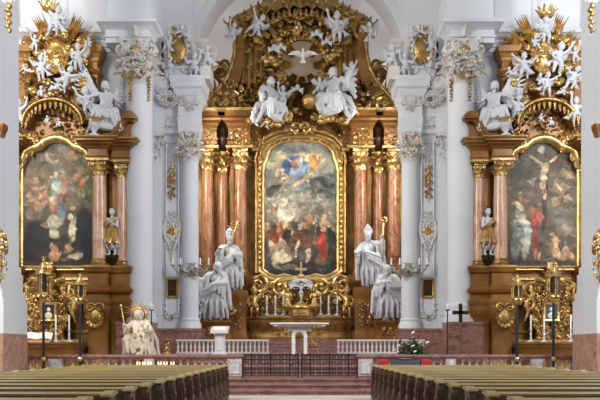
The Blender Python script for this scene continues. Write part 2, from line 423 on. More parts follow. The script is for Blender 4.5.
def head(mb, c, r, turn=0, tilt=0, hair='curls', beard=False, seed=0, up=None):
    st = len(mb.v); R = random.Random(seed)
    mb.ball((0, 0, 0.08*r), (.80*r, .92*r, 1.0*r), 12, 9)              # skull
    mb.ball((0, -.22*r, -.38*r), (.58*r, .62*r, .62*r), 10, 7)        # jaw
    mb.ball((0, -.72*r, -.78*r), (.2*r, .2*r, .17*r), 6, 4)           # chin
    mb.cap((0, -.88*r, .12*r), (0, -1.05*r, -.2*r), .09*r, .15*r, 6)  # nose
    for x in (-1, 1):
        mb.cap((x*.12*r, -.85*r, .22*r), (x*.48*r, -.72*r, .24*r), .1*r, .1*r, 6)    # brow
        mb.ball((x*.3*r, -.76*r, .02*r), (.13*r, .1*r, .1*r), 6, 4)                   # eye
        mb.ball((x*.4*r, -.62*r, -.32*r), (.24*r, .22*r, .22*r), 6, 5)                # cheek
        mb.ball((x*.82*r, 0, -.02*r), (.1*r, .2*r, .26*r), 6, 5)                      # ear
    mb.cap((-.18*r, -.82*r, -.5*r), (.18*r, -.82*r, -.5*r), .07*r, .07*r, 5)          # mouth
    if hair == 'curls':
        for i in range(30):
            a = R.uniform(0, 2*PI); t = R.uniform(-.1, 1.45)
            if math.sin(a) < -.3 and t < .75: continue
            mb.ball((.82*r*math.cos(a)*math.cos(t), .9*r*math.sin(a)*math.cos(t)+.05*r, .1*r+1.0*r*math.sin(t)), .24*r, 6, 5)
    elif hair == 'long':
        for i in range(22):
            a = PI*(i/21)*1.35-.55
            p = [(.78*r*math.cos(a)*k, .8*r*math.sin(a)*k+.1*r, z*r) for k, z in ((.4, 1.0), (1.02, .5), (1.1, -.2), (1.0+R.uniform(0, .25), -.95))]
            mb.chain(p, [.2*r, .2*r, .2*r, .14*r], 6)
    if beard:
        for i in range(9):
            a = (i-4)/4
            mb.chain([(a*.55*r, -.55*r+abs(a)*.2*r, -.55*r), (a*.42*r, -.78*r+abs(a)*.2*r, -.95*r), (a*.2*r+R.uniform(-.1, .1)*r, -.75*r, (-1.5+abs(a)*.35)*r)], [.2*r, .2*r, .1*r], 6)
    m = Matrix.Translation(Vector(c)) @ Matrix.Rotation(turn, 4, 'Z') @ Matrix.Rotation(tilt, 4, 'X')
    mb.xf(m, st); return mb
def body(mb, P, kind='adult', turn=0, tilt=0, hair='curls', beard=False, seed=0):
    V = {k: Vector(p) for k, p in P.items()}
    if kind == 'adult':
        r = dict(h=.066, neck=.034, chest=.085, waist=.074, hip=.082, sh=.045, ua=.037, e=.03, fa=.029, w=.02, th=.055, k=.042, ca=.038, an=.024, ft=.023); hk = 1.0
    else:
        r = dict(h=.125, neck=.06, chest=.115, waist=.125, hip=.125, sh=.062, ua=.056, e=.047, fa=.047, w=.034, th=.088, k=.064, ca=.062, an=.04, ft=.036); hk = 1.7
    mid = (V['pelvis']+V['chest'])*.5
    mb.chain([V['pelvis'], mid, V['chest']], [r['hip'], r['waist'], r['chest']], 10)
    for s_ in 'lr':
        mb.cap(V['chest'], V['s'+s_], r['chest']*.8, r['sh'], 8)
        mb.chain([V['s'+s_], V['e'+s_]], [r['sh'], r['e']], 8); mb.chain([V['e'+s_], V['w'+s_]], [r['fa'], r['w']], 8)
        hand(mb, V['e'+s_], V['w'+s_], hk)
        mb.cap(V['pelvis'], V['h'+s_], r['hip']*.85, r['th'], 8)
        mb.chain([V['h'+s_], V['k'+s_]], [r['th'], r['k']], 8)
        c = V['k'+s_].lerp(V['a'+s_], .3)
        mb.chain([V['k'+s_], c, V['a'+s_]], [r['k']*.92, r['ca'], r['an']], 8); mb.chain([V['a'+s_], V['t'+s_]], [r['an'], r['ft']*.8], 6)
    mb.cap(V['chest'], V['neck'], r['neck']*1.3, r['neck'], 8); mb.cap(V['neck'], V['head'], r['neck'], r['neck']*.95, 8)
    head(mb, V['head'], r['h'], turn, tilt, hair, beard, seed)
    return mb
def robe(mb, P, n=20, hem=(.16, .13), top=.085, seed=0, low=None, r0=.025, r1=.029, flare=1.0, sway=0):
    V = {k: Vector(p) for k, p in P.items()}; R = random.Random(seed)
    a = V['chest']; p = V['pelvis']; k = (V['kl']+V['kr'])*.5; e = (V['al']+V['ar'])*.5
    kw = abs(V['kl'].x-V['kr'].x)*.5+.075
    e = Vector((e.x+sway, e.y, e.z if low is None else low)); e.z = max(.02, e.z) if low is None else low
    mb.chain([p, k, e+Vector((0, 0, .03))], [top, top*1.05, min(hem)*.75], 10)
    for i in range(n):
        t = 2*PI*i/n; f = .74+.46*(i % 2)+R.uniform(-.14, .14); c, s_ = math.cos(t), math.sin(t)
        pts = [p+Vector((c*top*.85, s_*top*.75, .06)), p.lerp(k, .5)+Vector((c*(top+kw)*.5, s_*top, 0)), k+Vector((c*kw*f, s_*top*1.05*f, R.uniform(-.02, .02))),
               k.lerp(e, .55)+Vector((c*(hem[0]+kw)*.5*f+R.uniform(-.015, .015), s_*hem[1]*.95*f, 0)), e+Vector((c*hem[0]*f*flare, s_*hem[1]*f*flare, R.uniform(-.005, .015)))]
        mb.chain(pts, [r0, r0, r0*.95, r1*.9, r1*.8], 6)
    return mb
def sleeves(mb, P, drop=.16, seed=0):
    R = random.Random(seed)
    for s_ in 'lr':
        a, b, w = (Vector(P[q+s_]) for q in 'sew')
        for i in range(7):
            t = i/6; q = a.lerp(b, .3+.7*t) if t < .5 else b.lerp(w, (t-.5)*1.7)
            mb.chain([q, q+Vector((R.uniform(-.02, .02), R.uniform(-.01, .02), -drop*(.35+.65*math.sin(PI*t)))) ], [.036, .02], 6)
        mb.chain([a, b, b.lerp(w, .8)], [.055, .05, .045], 8)
def cope(mb, P, low=.12, n=13, spread=.2, seed=0, open_=1.9):
    R = random.Random(seed); c0 = Vector(P['neck']); ch = Vector(P['chest'])
    for i in range(n):
        t = -PI/2+open_*.5+(2*PI-open_)*i/(n-1); c, s_ = math.cos(t), math.sin(t); f = .85+.3*(i % 2)+R.uniform(-.1, .1)
        mb.chain([c0+Vector((c*.05, s_*.05, -.015)), ch+Vector((c*.145, s_*.10, .04)), ch+Vector((c*spread*.9*f, s_*.13*f, -.2)), Vector((ch.x+c*spread*f, ch.y+s_*.15*f, low+R.uniform(0, .05)))], [.03, .035, .036, .028], 6)
def mantle(mb, P, side=1, n=8, seed=0, swing=.16):
    """cloak falling diagonally from one shoulder across the front to the opposite hip and trailing from there"""
    R = random.Random(seed); s0 = Vector(P['sr' if side > 0 else 'sl']); pe = Vector(P['pelvis']); k = Vector(P['kl' if side > 0 else 'kr'])
    for i in range(n):
        t = i/(n-1); j = lambda q: Vector((R.uniform(-q, q), R.uniform(-q, q), R.uniform(-q, q)))
        a = s0+Vector((-side*.05*t, .02-.05*t, .03)); m = Vector((pe.x+side*(.06-.06*t), pe.y-.135-.02*(i % 2), pe.z+.12-.16*t))+j(.01)
        h = Vector((pe.x-side*(.13+.03*t), pe.y-.09, pe.z+.02-.16*t))+j(.012); e = h+Vector((-side*swing*(.3+.7*t), .03, -.10-.16*t))+j(.02)
        mb.chain([a, m, h, e], [.028, .03, .033, .018], 6)
def robe_seated(mb, P, seed=0, hem=.062, n=8, tail=1):
    """skirt drawn tight over the thighs and knees, falling in separate folds round each shin"""
    V = {k: Vector(p) for k, p in P.items()}; R = random.Random(seed)
    for s_ in 'lr':
        h, k, a = V['h'+s_], V['k'+s_], V['a'+s_]
        mb.chain([h, k, a], [.085, .066, .05], 10)
        for i in range(n):
            t = 2*PI*i/n; c, q = math.cos(t), math.sin(t); f = .75+.5*(i % 2)+R.uniform(-.15, .15)
            sd = Vector((c, 0, q)); s2 = Vector((c, q, 0))
            mb.chain([h+sd*.075, h.lerp(k, .6)+sd*.07*f, k+(sd*.5+s2*.5)*.062*f+Vector((0, -.01, 0)), k.lerp(a, .5)+s2*.07*f, a+s2*hem*f+Vector((R.uniform(-.02, .02), 0, R.uniform(-.01, .03)))], [.026, .026, .027, .028, .024], 6)
    mb.chain([V['al']+Vector((-.03, .03, .0)), (V['al']+V['ar'])*.5+Vector((0, -.0, -.01)), V['ar']+Vector((.03, .03, .0))], [.06, .075, .06], 8)
    mb.chain([V['kl']+Vector((0, .05, -.08)), V['kr']+Vector((0, .05, -.08))], [.08, .08], 8)
    for i in range(4): mb.chain([V['kl']+Vector((-.05, .02-.02*i, .05-.02*i)), (V['kl']+V['kr'])*.5+Vector((0, -.03, -.02-.032*i)), V['kr']+Vector((.05, .0, .02-.03*i)), V['ar']+Vector((.10, .04, .05-.02*i))], [.03, .034, .034, .02], 6)
    for i in range(9):
        t = i/8; o = V['kl'].lerp(V['kr'], t)+Vector((0, .03+.03*(i % 2), .02-.08*math.sin(PI*t))); o0 = V['hl'].lerp(V['hr'], t)+Vector((0, -.05, .06))
        mb.chain([o0, o, V['al'].lerp(V['ar'], t)+Vector((R.uniform(-.02, .02), .02+.03*(i % 2), .01+.02*(i % 3)))], [.045, .04, .034], 6)
    for i in range(6):
        o = V['pelvis']+Vector((tail*.10, .03, .04-.02*i)); mb.chain([o, o+Vector((tail*(.10+.02*i), .02+R.uniform(-.04, .04), -.06-.03*i)), o+Vector((tail*(.16+.05*math.sin(i*2)), R.uniform(-.06, .06), -.20-.03*i))], [.04, .036, .016], 6)
    for i in range(7):        # folds of the tunic over the chest
        t = i/6; mb.chain([V['sl'].lerp(V['sr'], t)+Vector((0, -.045, .0)), V['chest']+Vector((-.07+.14*t+R.uniform(-.02, .02), -.09, -.05)), V['pelvis']+Vector((-.09+.18*t, -.10, .04))], [.024, .024, .026], 6)
def sash(mb, P, seed=0, rad=.034):
    R = random.Random(seed); p = Vector(P['pelvis']); k = R.choice((-1, 1)); hk = Vector(P['hl' if k < 0 else 'hr'])
    for j in range(3):
        ring = [p+Vector((.145*math.cos(a), .13*math.sin(a), .03-j*.035+.05*k*math.cos(a))) for a in [2*PI*i/10 for i in range(11)]]
        mb.chain(ring, [rad]*11, 6)
    for j in range(4):
        o = p+Vector((k*.15, .02*j-.03, .02)); mb.chain([o, o+Vector((k*(.08+.03*j), .03, -.10)), o+Vector((k*(.10+.06*j), .05, -.24+.03*j))], [rad, rad*.9, rad*.5], 6)
FIG = {}
def bake(key, mb, voxel, mat, smooth=2):
    me = bpy.data.meshes.new(key); me.from_pydata(mb.v, [], mb.f)
    bm = bmesh.new(); bm.from_mesh(me); bmesh.ops.recalc_face_normals(bm, faces=bm.faces); bm.to_mesh(me); bm.free()
    o = bpy.data.objects.new('tmp', me); C.objects.link(o)
    r = o.modifiers.new('r', 'REMESH'); r.mode = 'VOXEL'; r.voxel_size = voxel; r.use_smooth_shade = True
    if smooth:
        sm = o.modifiers.new('s', 'SMOOTH'); sm.factor = .5; sm.iterations = smooth
    dg = bpy.context.evaluated_depsgraph_get(); dg.update()
    out = bpy.data.meshes.new_from_object(o.evaluated_get(dg)); out.name = key
    bpy.data.objects.remove(o); bpy.data.meshes.remove(me)
    out.materials.clear(); out.materials.append(M[mat]); 
    for p in out.polygons: p.use_smooth = True
    FIG[key] = out; return out
def wing(mb, side, L=.5, seed=0, up=.5, back=.08, root=(.05, .07, .74), fat=.011):
    """feathered wing: covert lobe and fanned quills"""
    R = random.Random(seed); o = Vector((root[0]*side, root[1], root[2]))
    for lay, (n, l0, l1, yo) in enumerate(((11, 1.0, .55, 0), (9, .62, .4, -.018), (7, .36, .26, -.034))):
        for i in range(n):
            t = i/(n-1); a = up+ (-1.95)*t*.85+.35
            l = L*(l0*(1-t)+l1*t)*(1 if lay else R.uniform(.93, 1.03))
            arm = o+Vector((side*.30*L*(1-t), 0, .42*L*(1-t)*up))
            d = Vector((side*math.cos(a), back, math.sin(a)))
            p1 = arm+d*l*.55; p2 = arm+d*l+Vector((0, .02, -.06*l))
            mb.tube([arm+Vector((0, yo, 0)), p1+Vector((0, yo, 0)), p2+Vector((0, yo*.5, 0))], [.02*L*2, .03*L*2, .008], 6, True, .4)
    return mb
# ------------------------------------------------------------------ figure prototypes
def make_prototypes():
    poses = {
        'fly': (B_(PUT, el=(-.27, -.02, .74), wl=(-.40, -.08, .84), er=(.26, -.05, .60), wr=(.36, -.14, .70), kl=(-.12, -.06, .20), al=(-.17, .06, .05), tl=(-.20, .03, -.03), kr=(.13, -.14, .27), ar=(.12, .02, .12), tr=(.13, -.02, .04)), .3),
        'sit': (B_(PUT, pelvis=(0, 0, .24), chest=(0, -.02, .45), neck=(0, -.02, .56), head=(.02, -.05, .70), sl=(-.12, -.01, .515), sr=(.12, -.01, .515), el=(-.21, -.03, .40), wl=(-.22, -.16, .34), er=(.24, -.06, .48), wr=(.30, -.16, .58), hl=(-.075, -.02, .22), hr=(.075, -.02, .22), kl=(-.12, -.22, .26), kr=(.13, -.22, .22), al=(-.10, -.25, .06), ar=(.13, -.25, .02), tl=(-.11, -.33, .02), tr=(.14, -.33, -.01)), -.4),
        'stand': (B_(PUT, er=(.24, 0, .78), wr=(.30, -.05, .94), el=(-.22, -.02, .56), wl=(-.18, -.12, .44), kr=(.10, -.09, .22), ar=(.10, .05, .07), tr=(.11, -.02, .01)), .5),
        'recline': (B_(PUT, pelvis=(.10, 0, .20), chest=(-.06, -.02, .34), neck=(-.12, -.02, .43), head=(-.16, -.05, .56), sl=(-.19, -.02, .37), sr=(.0, -.03, .43), el=(-.30, -.05, .25), wl=(-.40, -.12, .16), er=(.06, -.14, .36), wr=(.16, -.20, .42), hl=(.10, -.04, .16), hr=(.16, -.02, .22), kl=(.24, -.16, .14), kr=(.30, -.08, .30), al=(.42, -.12, .06), ar=(.44, -.05, .14), tl=(.50, -.17, .04), tr=(.52, -.08, .10)), -.5),
        'climb': (B_(PUT, el=(-.20, -.08, .80), wl=(-.20, -.14, .98), er=(.24, -.10, .55), wr=(.30, -.18, .64), kl=(-.13, -.18, .28), al=(-.11, -.08, .10), tl=(-.13, -.16, .04), kr=(.08, .0, .20), ar=(.06, .04, .03), tr=(.08, -.05, -.01)), .2),
    }
    for k, (p, t) in poses.items():
        mb = body(MB(), p, 'putto', turn=t, seed=len(k)); sash(mb, p, seed=len(k)*3); bake('putto_'+k, mb, .0165, 'stone', 1)
    mb = MB(); head(mb, (0, 0, .5), .36, .2, 0, 'curls', False, 5); 
    for s_ in (-1, 1):
        for i in range(5): mb.chain([(s_*.2, .08, .25), (s_*(.55+.03*i), .06, .5-.13*i), (s_*(.85-.03*i), .1, .62-.22*i)], [.09, .075, .04], 6)
    bake('cherub', mb, .03, 'stone', 1)
    # enthroned or striding marble saints
    p = B_(STAND, el=(-.19, -.05, .64), wl=(-.17, -.17, .70), er=(.17, -.06, .63), wr=(.07, -.17, .62), head=(.01, -.04, .915), kl=(-.07, -.06, .28))
    mb = body(MB(), p, turn=-.25, tilt=.12, hair=None, beard=True, seed=1); robe(mb, p, 22, (.15, .12), seed=2); sleeves(mb, p, .2, 3); cope(mb, p, .10, 13, .19, 4); mantle(mb, p, 1, 7, 44)
    mb.lathe(.01, -.02, [(.058, .945), (.066, .97), (.07, 1.0), (.062, 1.05), (.04, 1.10), (.015, 1.125), (.004, 1.13)], 12)      # tall rounded tiara
    for z in (.965, 1.01, 1.055): mb.lathe(.01, -.02, [(.068, z-.008), (.076, z), (.068, z+.008)], 12)
    bake('pope', mb, .0065, 'stone', 1)
    p = B_(STAND, el=(-.18, -.08, .66), wl=(-.20, -.20, .62), er=(.19, -.02, .66), wr=(.20, -.10, .82), head=(-.015, -.04, .915), kr=(.07, -.06, .28))
    mb = body(MB(), p, turn=-.35, tilt=.15, hair=None, beard=True, seed=4); robe(mb, p, 22, (.14, .12), seed=7); sleeves(mb, p, .22, 5); cope(mb, p, .16, 13, .2, 6); mantle(mb, p, -1, 7, 46)
    mb.lathe(-.012, -.02, [(.062, .945), (.066, .965), (.06, .975)], 12)
    for y0 in (-.055, .015): mb.prism([(-.07, .955), (.048, .955), (.058, 1.02), (-.012, 1.13), (-.082, 1.02)], y0, y0+.034)   # mitre: two horns
    bake('bishop', mb, .0065, 'stone', 1)
    p = B_(STAND, el=(-.20, -.04, .66), wl=(-.27, -.14, .70), er=(.14, -.09, .62), wr=(.02, -.17, .60), head=(.035, -.05, .90), neck=(.01, -.01, .82), pelvis=(-.02, 0, .52), kl=(-.08, -.09, .29))
    mb = body(MB(), p, turn=.5, tilt=.2, hair='long', beard=True, seed=8); robe(mb, p, 24, (.17, .13), seed=9, sway=-.02); sleeves(mb, p, .24, 11); cope(mb, p, .2, 11, .2, 9); mantle(mb, p, 1, 9, 49, .26)
    for i in range(5): mb.chain([(-.24, -.1, .66), (-.30+.02*i, -.02*i, .45), (-.20+.03*i, -.05, .18)], [.035, .045, .03], 6)
    bake('doctor', mb, .0065, 'stone', 1)
    p = B_(STAND, el=(-.17, -.07, .64), wl=(-.08, -.19, .66), er=(.19, -.05, .64), wr=(.17, -.19, .60), head=(-.02, -.05, .905), kr=(.08, -.08, .29))
    mb = body(MB(), p, turn=-.3, tilt=.25, hair='long', beard=True, seed=9); robe(mb, p, 24, (.16, .13), seed=13); sleeves(mb, p, .22, 13); cope(mb, p, .14, 13, .22, 12); mantle(mb, p, -1, 9, 52, .24)
    mb.box(-.03, .17, -.24, -.19, .56, .68)                         # an open book held before the chest
    bake('scholar', mb, .0065, 'stone', 1)
    # seated figures
    SE = B_(STAND, pelvis=(0, .02, .28), chest=(0, 0, .47), neck=(0, -.01, .59), head=(0, -.03, .685), sl=(-.11, 0, .545), sr=(.11, 0, .545), hl=(-.06, 0, .27), hr=(.06, 0, .27),
        kl=(-.10, -.22, .28), kr=(.11, -.22, .25), al=(-.08, -.20, .05), ar=(.14, -.19, .03), tl=(-.09, -.28, .02), tr=(.16, -.27, 0))
    p = B_(SE, el=(-.21, -.04, .43), wl=(-.27, -.14, .34), er=(.19, -.08, .42), wr=(.26, -.18, .47), head=(.03, -.05, .68))
    mb = body(MB(), p, turn=.5, tilt=.15, hair='long', beard=True, seed=11); robe_seated(mb, p, 21, tail=-1); sleeves(mb, p, .14, 5); mantle(mb, p, 1, 8, 15)
    bake('seated_a', mb, .0065, 'stone', 1)
    p = B_(SE, el=(-.20, -.06, .47), wl=(-.27, -.16, .54), er=(.22, .0, .50), wr=(.33, -.02, .62), head=(-.03, -.05, .68), kl=(-.14, -.2, .30))
    mb = body(MB(), p, turn=-.5, tilt=.15, hair='long', beard=True, seed=12); robe_seated(mb, p, 23, tail=1); sleeves(mb, p, .12, 7); mantle(mb, p, -1, 8, 17)
    for i in range(5): mb.chain([(.10, .05, .52-.03*i), (.24, .05, .60-.05*i), (.36, .03, .58-.09*i)], [.03, .04, .025], 6)
    bake('seated_b', mb, .0065, 'stone', 1)
    # large angel seated sideways on a pediment, one leg hanging
    p = B_(SE, el=(-.22, -.05, .50), wl=(-.30, -.14, .42), er=(.20, -.06, .44), wr=(.22, -.2, .38), head=(-.02, -.05, .69), kl=(-.15, -.20, .24), al=(-.20, -.16, .0), tl=(-.25, -.22, -.05), kr=(.10, -.22, .22), ar=(.17, -.16, -.03), tr=(.20, -.22, -.09))
    mb = body(MB(), p, turn=-.4, tilt=.1, hair='long', seed=14); robe_seated(mb, p, 31, .055, tail=1); mantle(mb, p, 1, 6, 19)
    bake('angel', mb, .0065, 'stone', 1)
    p = B_(SE, el=(-.21, -.06, .45), wl=(-.20, -.2, .50), er=(.19, -.10, .42), wr=(.06, -.22, .40), head=(-.02, -.06, .685), kl=(-.13, -.22, .28))
    mb = body(MB(), p, turn=-.25, tilt=.2, hair='long', seed=16); robe_seated(mb, p, 33, .085, 10, tail=1); sleeves(mb, p, .15, 21); cope(mb, p, .0, 11, .24, 23, 2.6); mantle(mb, p, -1, 8, 25, .2)
    q = B_(PUT); st = len(mb.v)
    body(mb, B_(poses['sit'][0]), 'putto', turn=.3, seed=3); mb.xf(Matrix.Translation((.09, -.26, .27)) @ Matrix.Scale(.36, 4), st)        # child on her knee
    bake('madonna', mb, .0065, 'cream', 1)
    # slender standing angel with skirt
    p = B_(STAND, el=(-.20, -.03, .70), wl=(-.29, -.10, .80), er=(.17, -.07, .60), wr=(.12, -.17, .66), head=(.02, -.04, .91), kl=(-.08, -.09, .29))
    mb = body(MB(), p, turn=.3, tilt=.1, hair='curls', seed=18); robe(mb, p, 16, (.12, .10), seed=41, low=.16)
    bake('genius', mb, .009, 'stone', 1)
    # crucified body
    p = B_(STAND, el=(-.24, .01, .83), wl=(-.36, .0, .93), er=(.24, .01, .83), wr=(.36, 0, .93), sl=(-.10, 0, .78), sr=(.10, 0, .78), head=(.03, -.05, .89), kl=(-.03, -.06, .27), kr=(.04, -.06, .27), al=(-.01, 0, .05), ar=(.02, -.01, .05), tl=(-.015, -.03, -.02), tr=(.02, -.05, -.02))
    mb = body(MB(), p, turn=.4, tilt=.4, hair='long', beard=True, seed=19)
    for j in range(3): mb.chain([(.11*math.cos(a), .09*math.sin(a), .50-.03*j) for a in [2*PI*i/10 for i in range(11)]], [.025]*11, 6)
    bake('corpus', mb, .011, 'stone', 1)
    for s_, n in ((-1, 'wing_l'), (1, 'wing_r')):
        FIG[n] = mesh_from(wing(MB(), s_, .52, 0, .8), 'wing', 'stone')
        FIG['p'+n] = mesh_from(wing(MB(), s_, .34, 3, .4, .08, (.06, .09, .62)), 'wing', 'stone')
MATV = {}
def fig(name, key, P, u, v, h, label, cat, group=None, y=0, mat=None, rz=0, tilt=0, flip=False, wings=None, wz=0, cz=.5, sx=1.0):
    """unit figure whose mid height (cz) falls on (u, v) of plane P, h pixels tall at that plane, y metres behind it"""
    me = FIG[key]
    mk = (key, mat, flip)
    if mk not in MATV:
        m2 = me
        if mat or flip:
            m2 = me.copy()
            if flip: m2.transform(Matrix.Scale(-1, 4, (1, 0, 0))); m2.flip_normals()
            if mat: m2.materials.clear(); m2.materials.append(M[mat])
        MATV[mk] = m2
    o = bpy.data.objects.new(name, MATV[mk]); C.objects.link(o)
    H = h*P.s; rot = Matrix.Rotation(tilt, 4, 'Y') @ Matrix.Rotation(rz, 4, 'Z')
    c = P.q(u, v, y) if cz else P.p(u, v, y); loc = c-(rot @ Vector((0, 0, cz*H)))
    o.matrix_world = Matrix.Translation(loc) @ rot @ Matrix.Diagonal((H*sx, H*sx, H, 1))
    ROOT[o.name] = loc; props(o, label, cat, group)
    if wings:
        for n in (('wing_l', 'wing_r') if wings == 'big' else ('pwing_l', 'pwing_r')):
            wm = FIG[n]
            if mat:
                if (n, mat) not in MATV: MATV[(n, mat)] = wm.copy(); MATV[(n, mat)].materials.clear(); MATV[(n, mat)].materials.append(M[mat])
                wm = MATV[(n, mat)]
            w = bpy.data.objects.new('wing', wm); C.objects.link(w); w.parent = o; w.location = (0, 0, wz)
    return o
def sub(name, mb, mat, parent):        # a part given in the unit coordinates of a figure
    o = bpy.data.objects.new(name, mesh_from(mb, name, mat)); C.objects.link(o); o.parent = parent; return o

# ------------------------------------------------------------------ the setting
def build_setting():
    struct('floor', MB().box(-15, 15, 1.5, 22.3, -.3, 0), 'floor')
    m = MB()
    for i, y in enumerate((22.2, 22.65, 23.1)): m.box(-15, 15, y, 45.8 if i == 2 else y+.5, .16*i if i else -.3, .16*(i+1)); m.box(-15, 15, y-.04, y+.02, .16*(i+1)-.04, .16*(i+1)+.001)
    struct('chancel_floor', m, 'step')
    m = MB()
    for i in range(5): m.box(-5.6, 5.6, 26+.42*i, 45 if i == 4 else 26.5+.42*i, .48, .48+.154*(i+1)); m.box(-5.6, 5.6, 25.96+.42*i, 26.02+.42*i, .45+.154*(i+1), .481+.154*(i+1))
    struct('presbytery_floor', m, 'step')
    m = MB()
    for i in range(4): m.box(-5.4, 5.4, 33+.42*i, 44.6 if i == 3 else 33.5+.42*i, 1.25, 1.25+.162*(i+1)); m.box(-5.4, 5.4, 32.96+.42*i, 33.02+.42*i, 1.21+.162*(i+1), 1.251+.162*(i+1))
    struct('altar_floor', m, 'step')
    # apse: curved wall and half dome behind the high altar
    m = MB(); R = 6.9; rings = []
    for z, r in [(.3, R), (16.5, R), (16.5, R+.0)]+[(16.5+R*math.sin(a), R*math.cos(a)) for a in [PI/2*i/12 for i in range(1, 12)]]+[(16.5+R, .15)]:
        rings.append([(r*math.cos(PI*j/36), 39.6+r*math.sin(PI*j/36), z) for j in range(37)])
    m.grid(rings, False, False)
    struct('apse_wall', m, 'greyplaster', 30)
    P = Pl(36.0); cz = P.z(62); cx = 0
    def arch_ring(r0, r1, y0, y1):
        mm = MB(); rings = []
        for i in range(41):
            a = PI*i/40; c, s_ = math.cos(a), math.sin(a)
            rings.append([(cx+r*c, y, cz+r*s_) for r, y in ((r0, y0), (r1, y0), (r1, y1), (r0, y1))])
        mm.grid(rings, True, True); return mm
    mm = arch_ring(105*P.s, 112*P.s, 36.2, 37.9); a2 = arch_ring(112*P.s, 124*P.s, 35.9, 37.6); mm.add(a2.v, a2.f)
    a3 = arch_ring(124*P.s, 128*P.s, 35.75, 37); mm.add(a3.v, a3.f)
    struct('trim_1', mm, 'greyplaster')
    # wall that carries the arch
    rr = 125*P.s; out = [(-15, .3), (-15, 25), (15, 25), (15, .3), (6.9, .3), (6.9, cz)]
    poly = [(-15, .3), (-15, 27), (0, 27), (0, cz+rr)]+[(-rr*math.sin(PI/2*i/16), cz+rr*math.cos(PI/2*i/16)) for i in range(1, 17)]+[(-rr, .3)]
    m = MB().prism(poly, 36.9, 37.5)
    k = len(m.v); m.mirror(0); struct('arch_wall', m, 'greyplaster')
    for sg, side in ((1, 'left'), (-1, 'right')):
        X = lambda u, P: (P.x(u))*sg
        def bx(m, P, u0, u1, y0, y1, z0, z1): a, b = P.x(u0), P.x(u1); a, b = (a, b) if sg > 0 else (-b, -a); return m.box(a, b, y0, y1, z0, z1)
        # frontal wall behind the side altar
        P = Pl(30.8)
        m = MB(); bx(m, P, -70, 141, 30.8, 31.6, .4, P.z(-40)); bx(m, P, 125, 141, 31.6, 36.95, .4, P.z(-40))
        struct('wall_'+side, m, 'plaster')
        m = MB(); 
        path = [(P.x(-70), 30.72), (P.x(112), 30.72), (P.x(112), 29.75), (P.x(154.5), 29.75), (P.x(154.5), 30.9)]
        if sg < 0: path = [(-x, y) for x, y in path][::-1]
        z1, z0 = P.z(33), P.z(53); h = z1-z0
        m.sweep(path, [(-.3, z0), (.0, z0), (.0, z0+.22*h), (.08, z0+.25*h), (.08, z0+.3*h), (.0, z0+.33*h), (.0, z0+.62*h), (.1, z0+.68*h), (.14, z0+.78*h), (.32, z0+.86*h), (.34, z0+.94*h), (.36, z1), (-.3, z1)])
        p2 = [(x, y+(.18 if 0 < i < 4 or True else 0)) for i, (x, y) in enumerate(path)]
        m.sweep(p2, [(-.3, z1), (.0, z1), (.0, P.z(-40)), (-.3, P.z(-40))])
        # inset panels of the attic wall
        struct('trim_%d' % (2 if sg > 0 else 3), m, 'plaster')
        m = MB()
        for u0, u1 in ((20, 62), (68, 104), (-30, 14)):
            a, b = P.x(u0)*sg, P.x(u1)*sg; a, b = min(a, b), max(a, b)
            m.frame([(a, P.z(28)), (b, P.z(28)), (b, P.z(-30)), (a, P.z(-30))], [(0, 31), (0, 30.72), (.1, 30.66), (.2, 30.72), (.2, 31)])
        struct('trim_%d' % (4 if sg > 0 else 5), m, 'plaster')
        # great half column with its base, plinth and capital
        cx_ = P.x(141.5)*sg; cy = 30.35; r = 13.2*P.s
        m = MB().lathe(cx_, cy, [(r, P.z(323)), (r, P.z(200)), (r*.97, P.z(92))], 48)
        bx(m, P, 124, 129, 30.45, 30.9, P.z(323), P.z(46))
        col = struct('great_pillar', m, 'plaster', 35)
        b = MB().lathe(cx_, cy, [(r*1.3, P.z(323)), (r*1.3, P.z(318.5)), (r*1.25, P.z(318)), (r*1.27, P.z(315)), (r*1.12, P.z(313.5)), (r*1.08, P.z(310)), (r*1.16, P.z(308.5)), (r*1.14, P.z(306)), (r*1.01, P.z(304.5)), (r, P.z(303))], 40)
        part('base', b, 'plaster', col)
        b = MB(); bx(b, P, 123, 157, 29.6, 30.9, .3, P.z(323)); bx(b, P, 122.5, 157.5, 29.55, 30.9, P.z(325.5), P.z(322.8)); bx(b, P, 122.5, 157.5, 29.55, 30.9, .3, .85)
        part('plinth', b, 'plinth', col)
        b = capital(MB(), cx_, cy, P.z(92), P.z(47), r*.92, 10)
        ornament(b, cx_, P.z(62), 30*P.s, 34*P.s, cy-r*1.15, 11, 26, .8, True, .2, .45)
        for k in (-1, 1):
            b.scroll((cx_+k*r*1.12, P.z(59)), .26, 1.5, PI/2, k, .085, cy-r*1.0, 20); b.scroll((cx_+k*r*.62, P.z(57)), .2, 1.4, PI/2, -k, .065, cy-r*1.35, 18)
        relief_field(b, cx_-r*1.1, cx_+r*1.1, P.z(88), P.z(52), cy-r*1.12, 87, .24, .14, .75)
        b.leaf((cx_, cy-r*1.3, P.z(48)), (0, -.1, 1), (0, -1, 0), .55, .35, 1.5)
        part('capital', b, 'stucco', col)
        g = MB()
        for uu, n, v0, yy in ((136, 8, 86, cy-r*1.08), (153, 8, 84, cy-r*.62)):
            for i in range(n):
                x = P.x(uu)*sg; z = P.z(v0+i*3.2); q = 1-.06*i
                g.ball((x+.03*(-1)**i, yy, z), (.055*q, .06, .06), 7, 5); g.leaf((x, yy, z), (-.6, -.3, -.8), (0, -1, 0), .17*q, .09, 1); g.leaf((x, yy, z), (.6, -.3, -.8), (0, -1, 0), .17*q, .09, 1)
        g.tube([(P.x(126+2.6*i)*sg, cy-r*1.2-.1*math.sin(i*.3), P.z(83+5*math.sin(PI*i/5)**2)) for i in range(11)], .06, 6)
        g.ball((cx_, cy-r*1.42, P.z(61)), (.16, .1, .16), 10, 6)
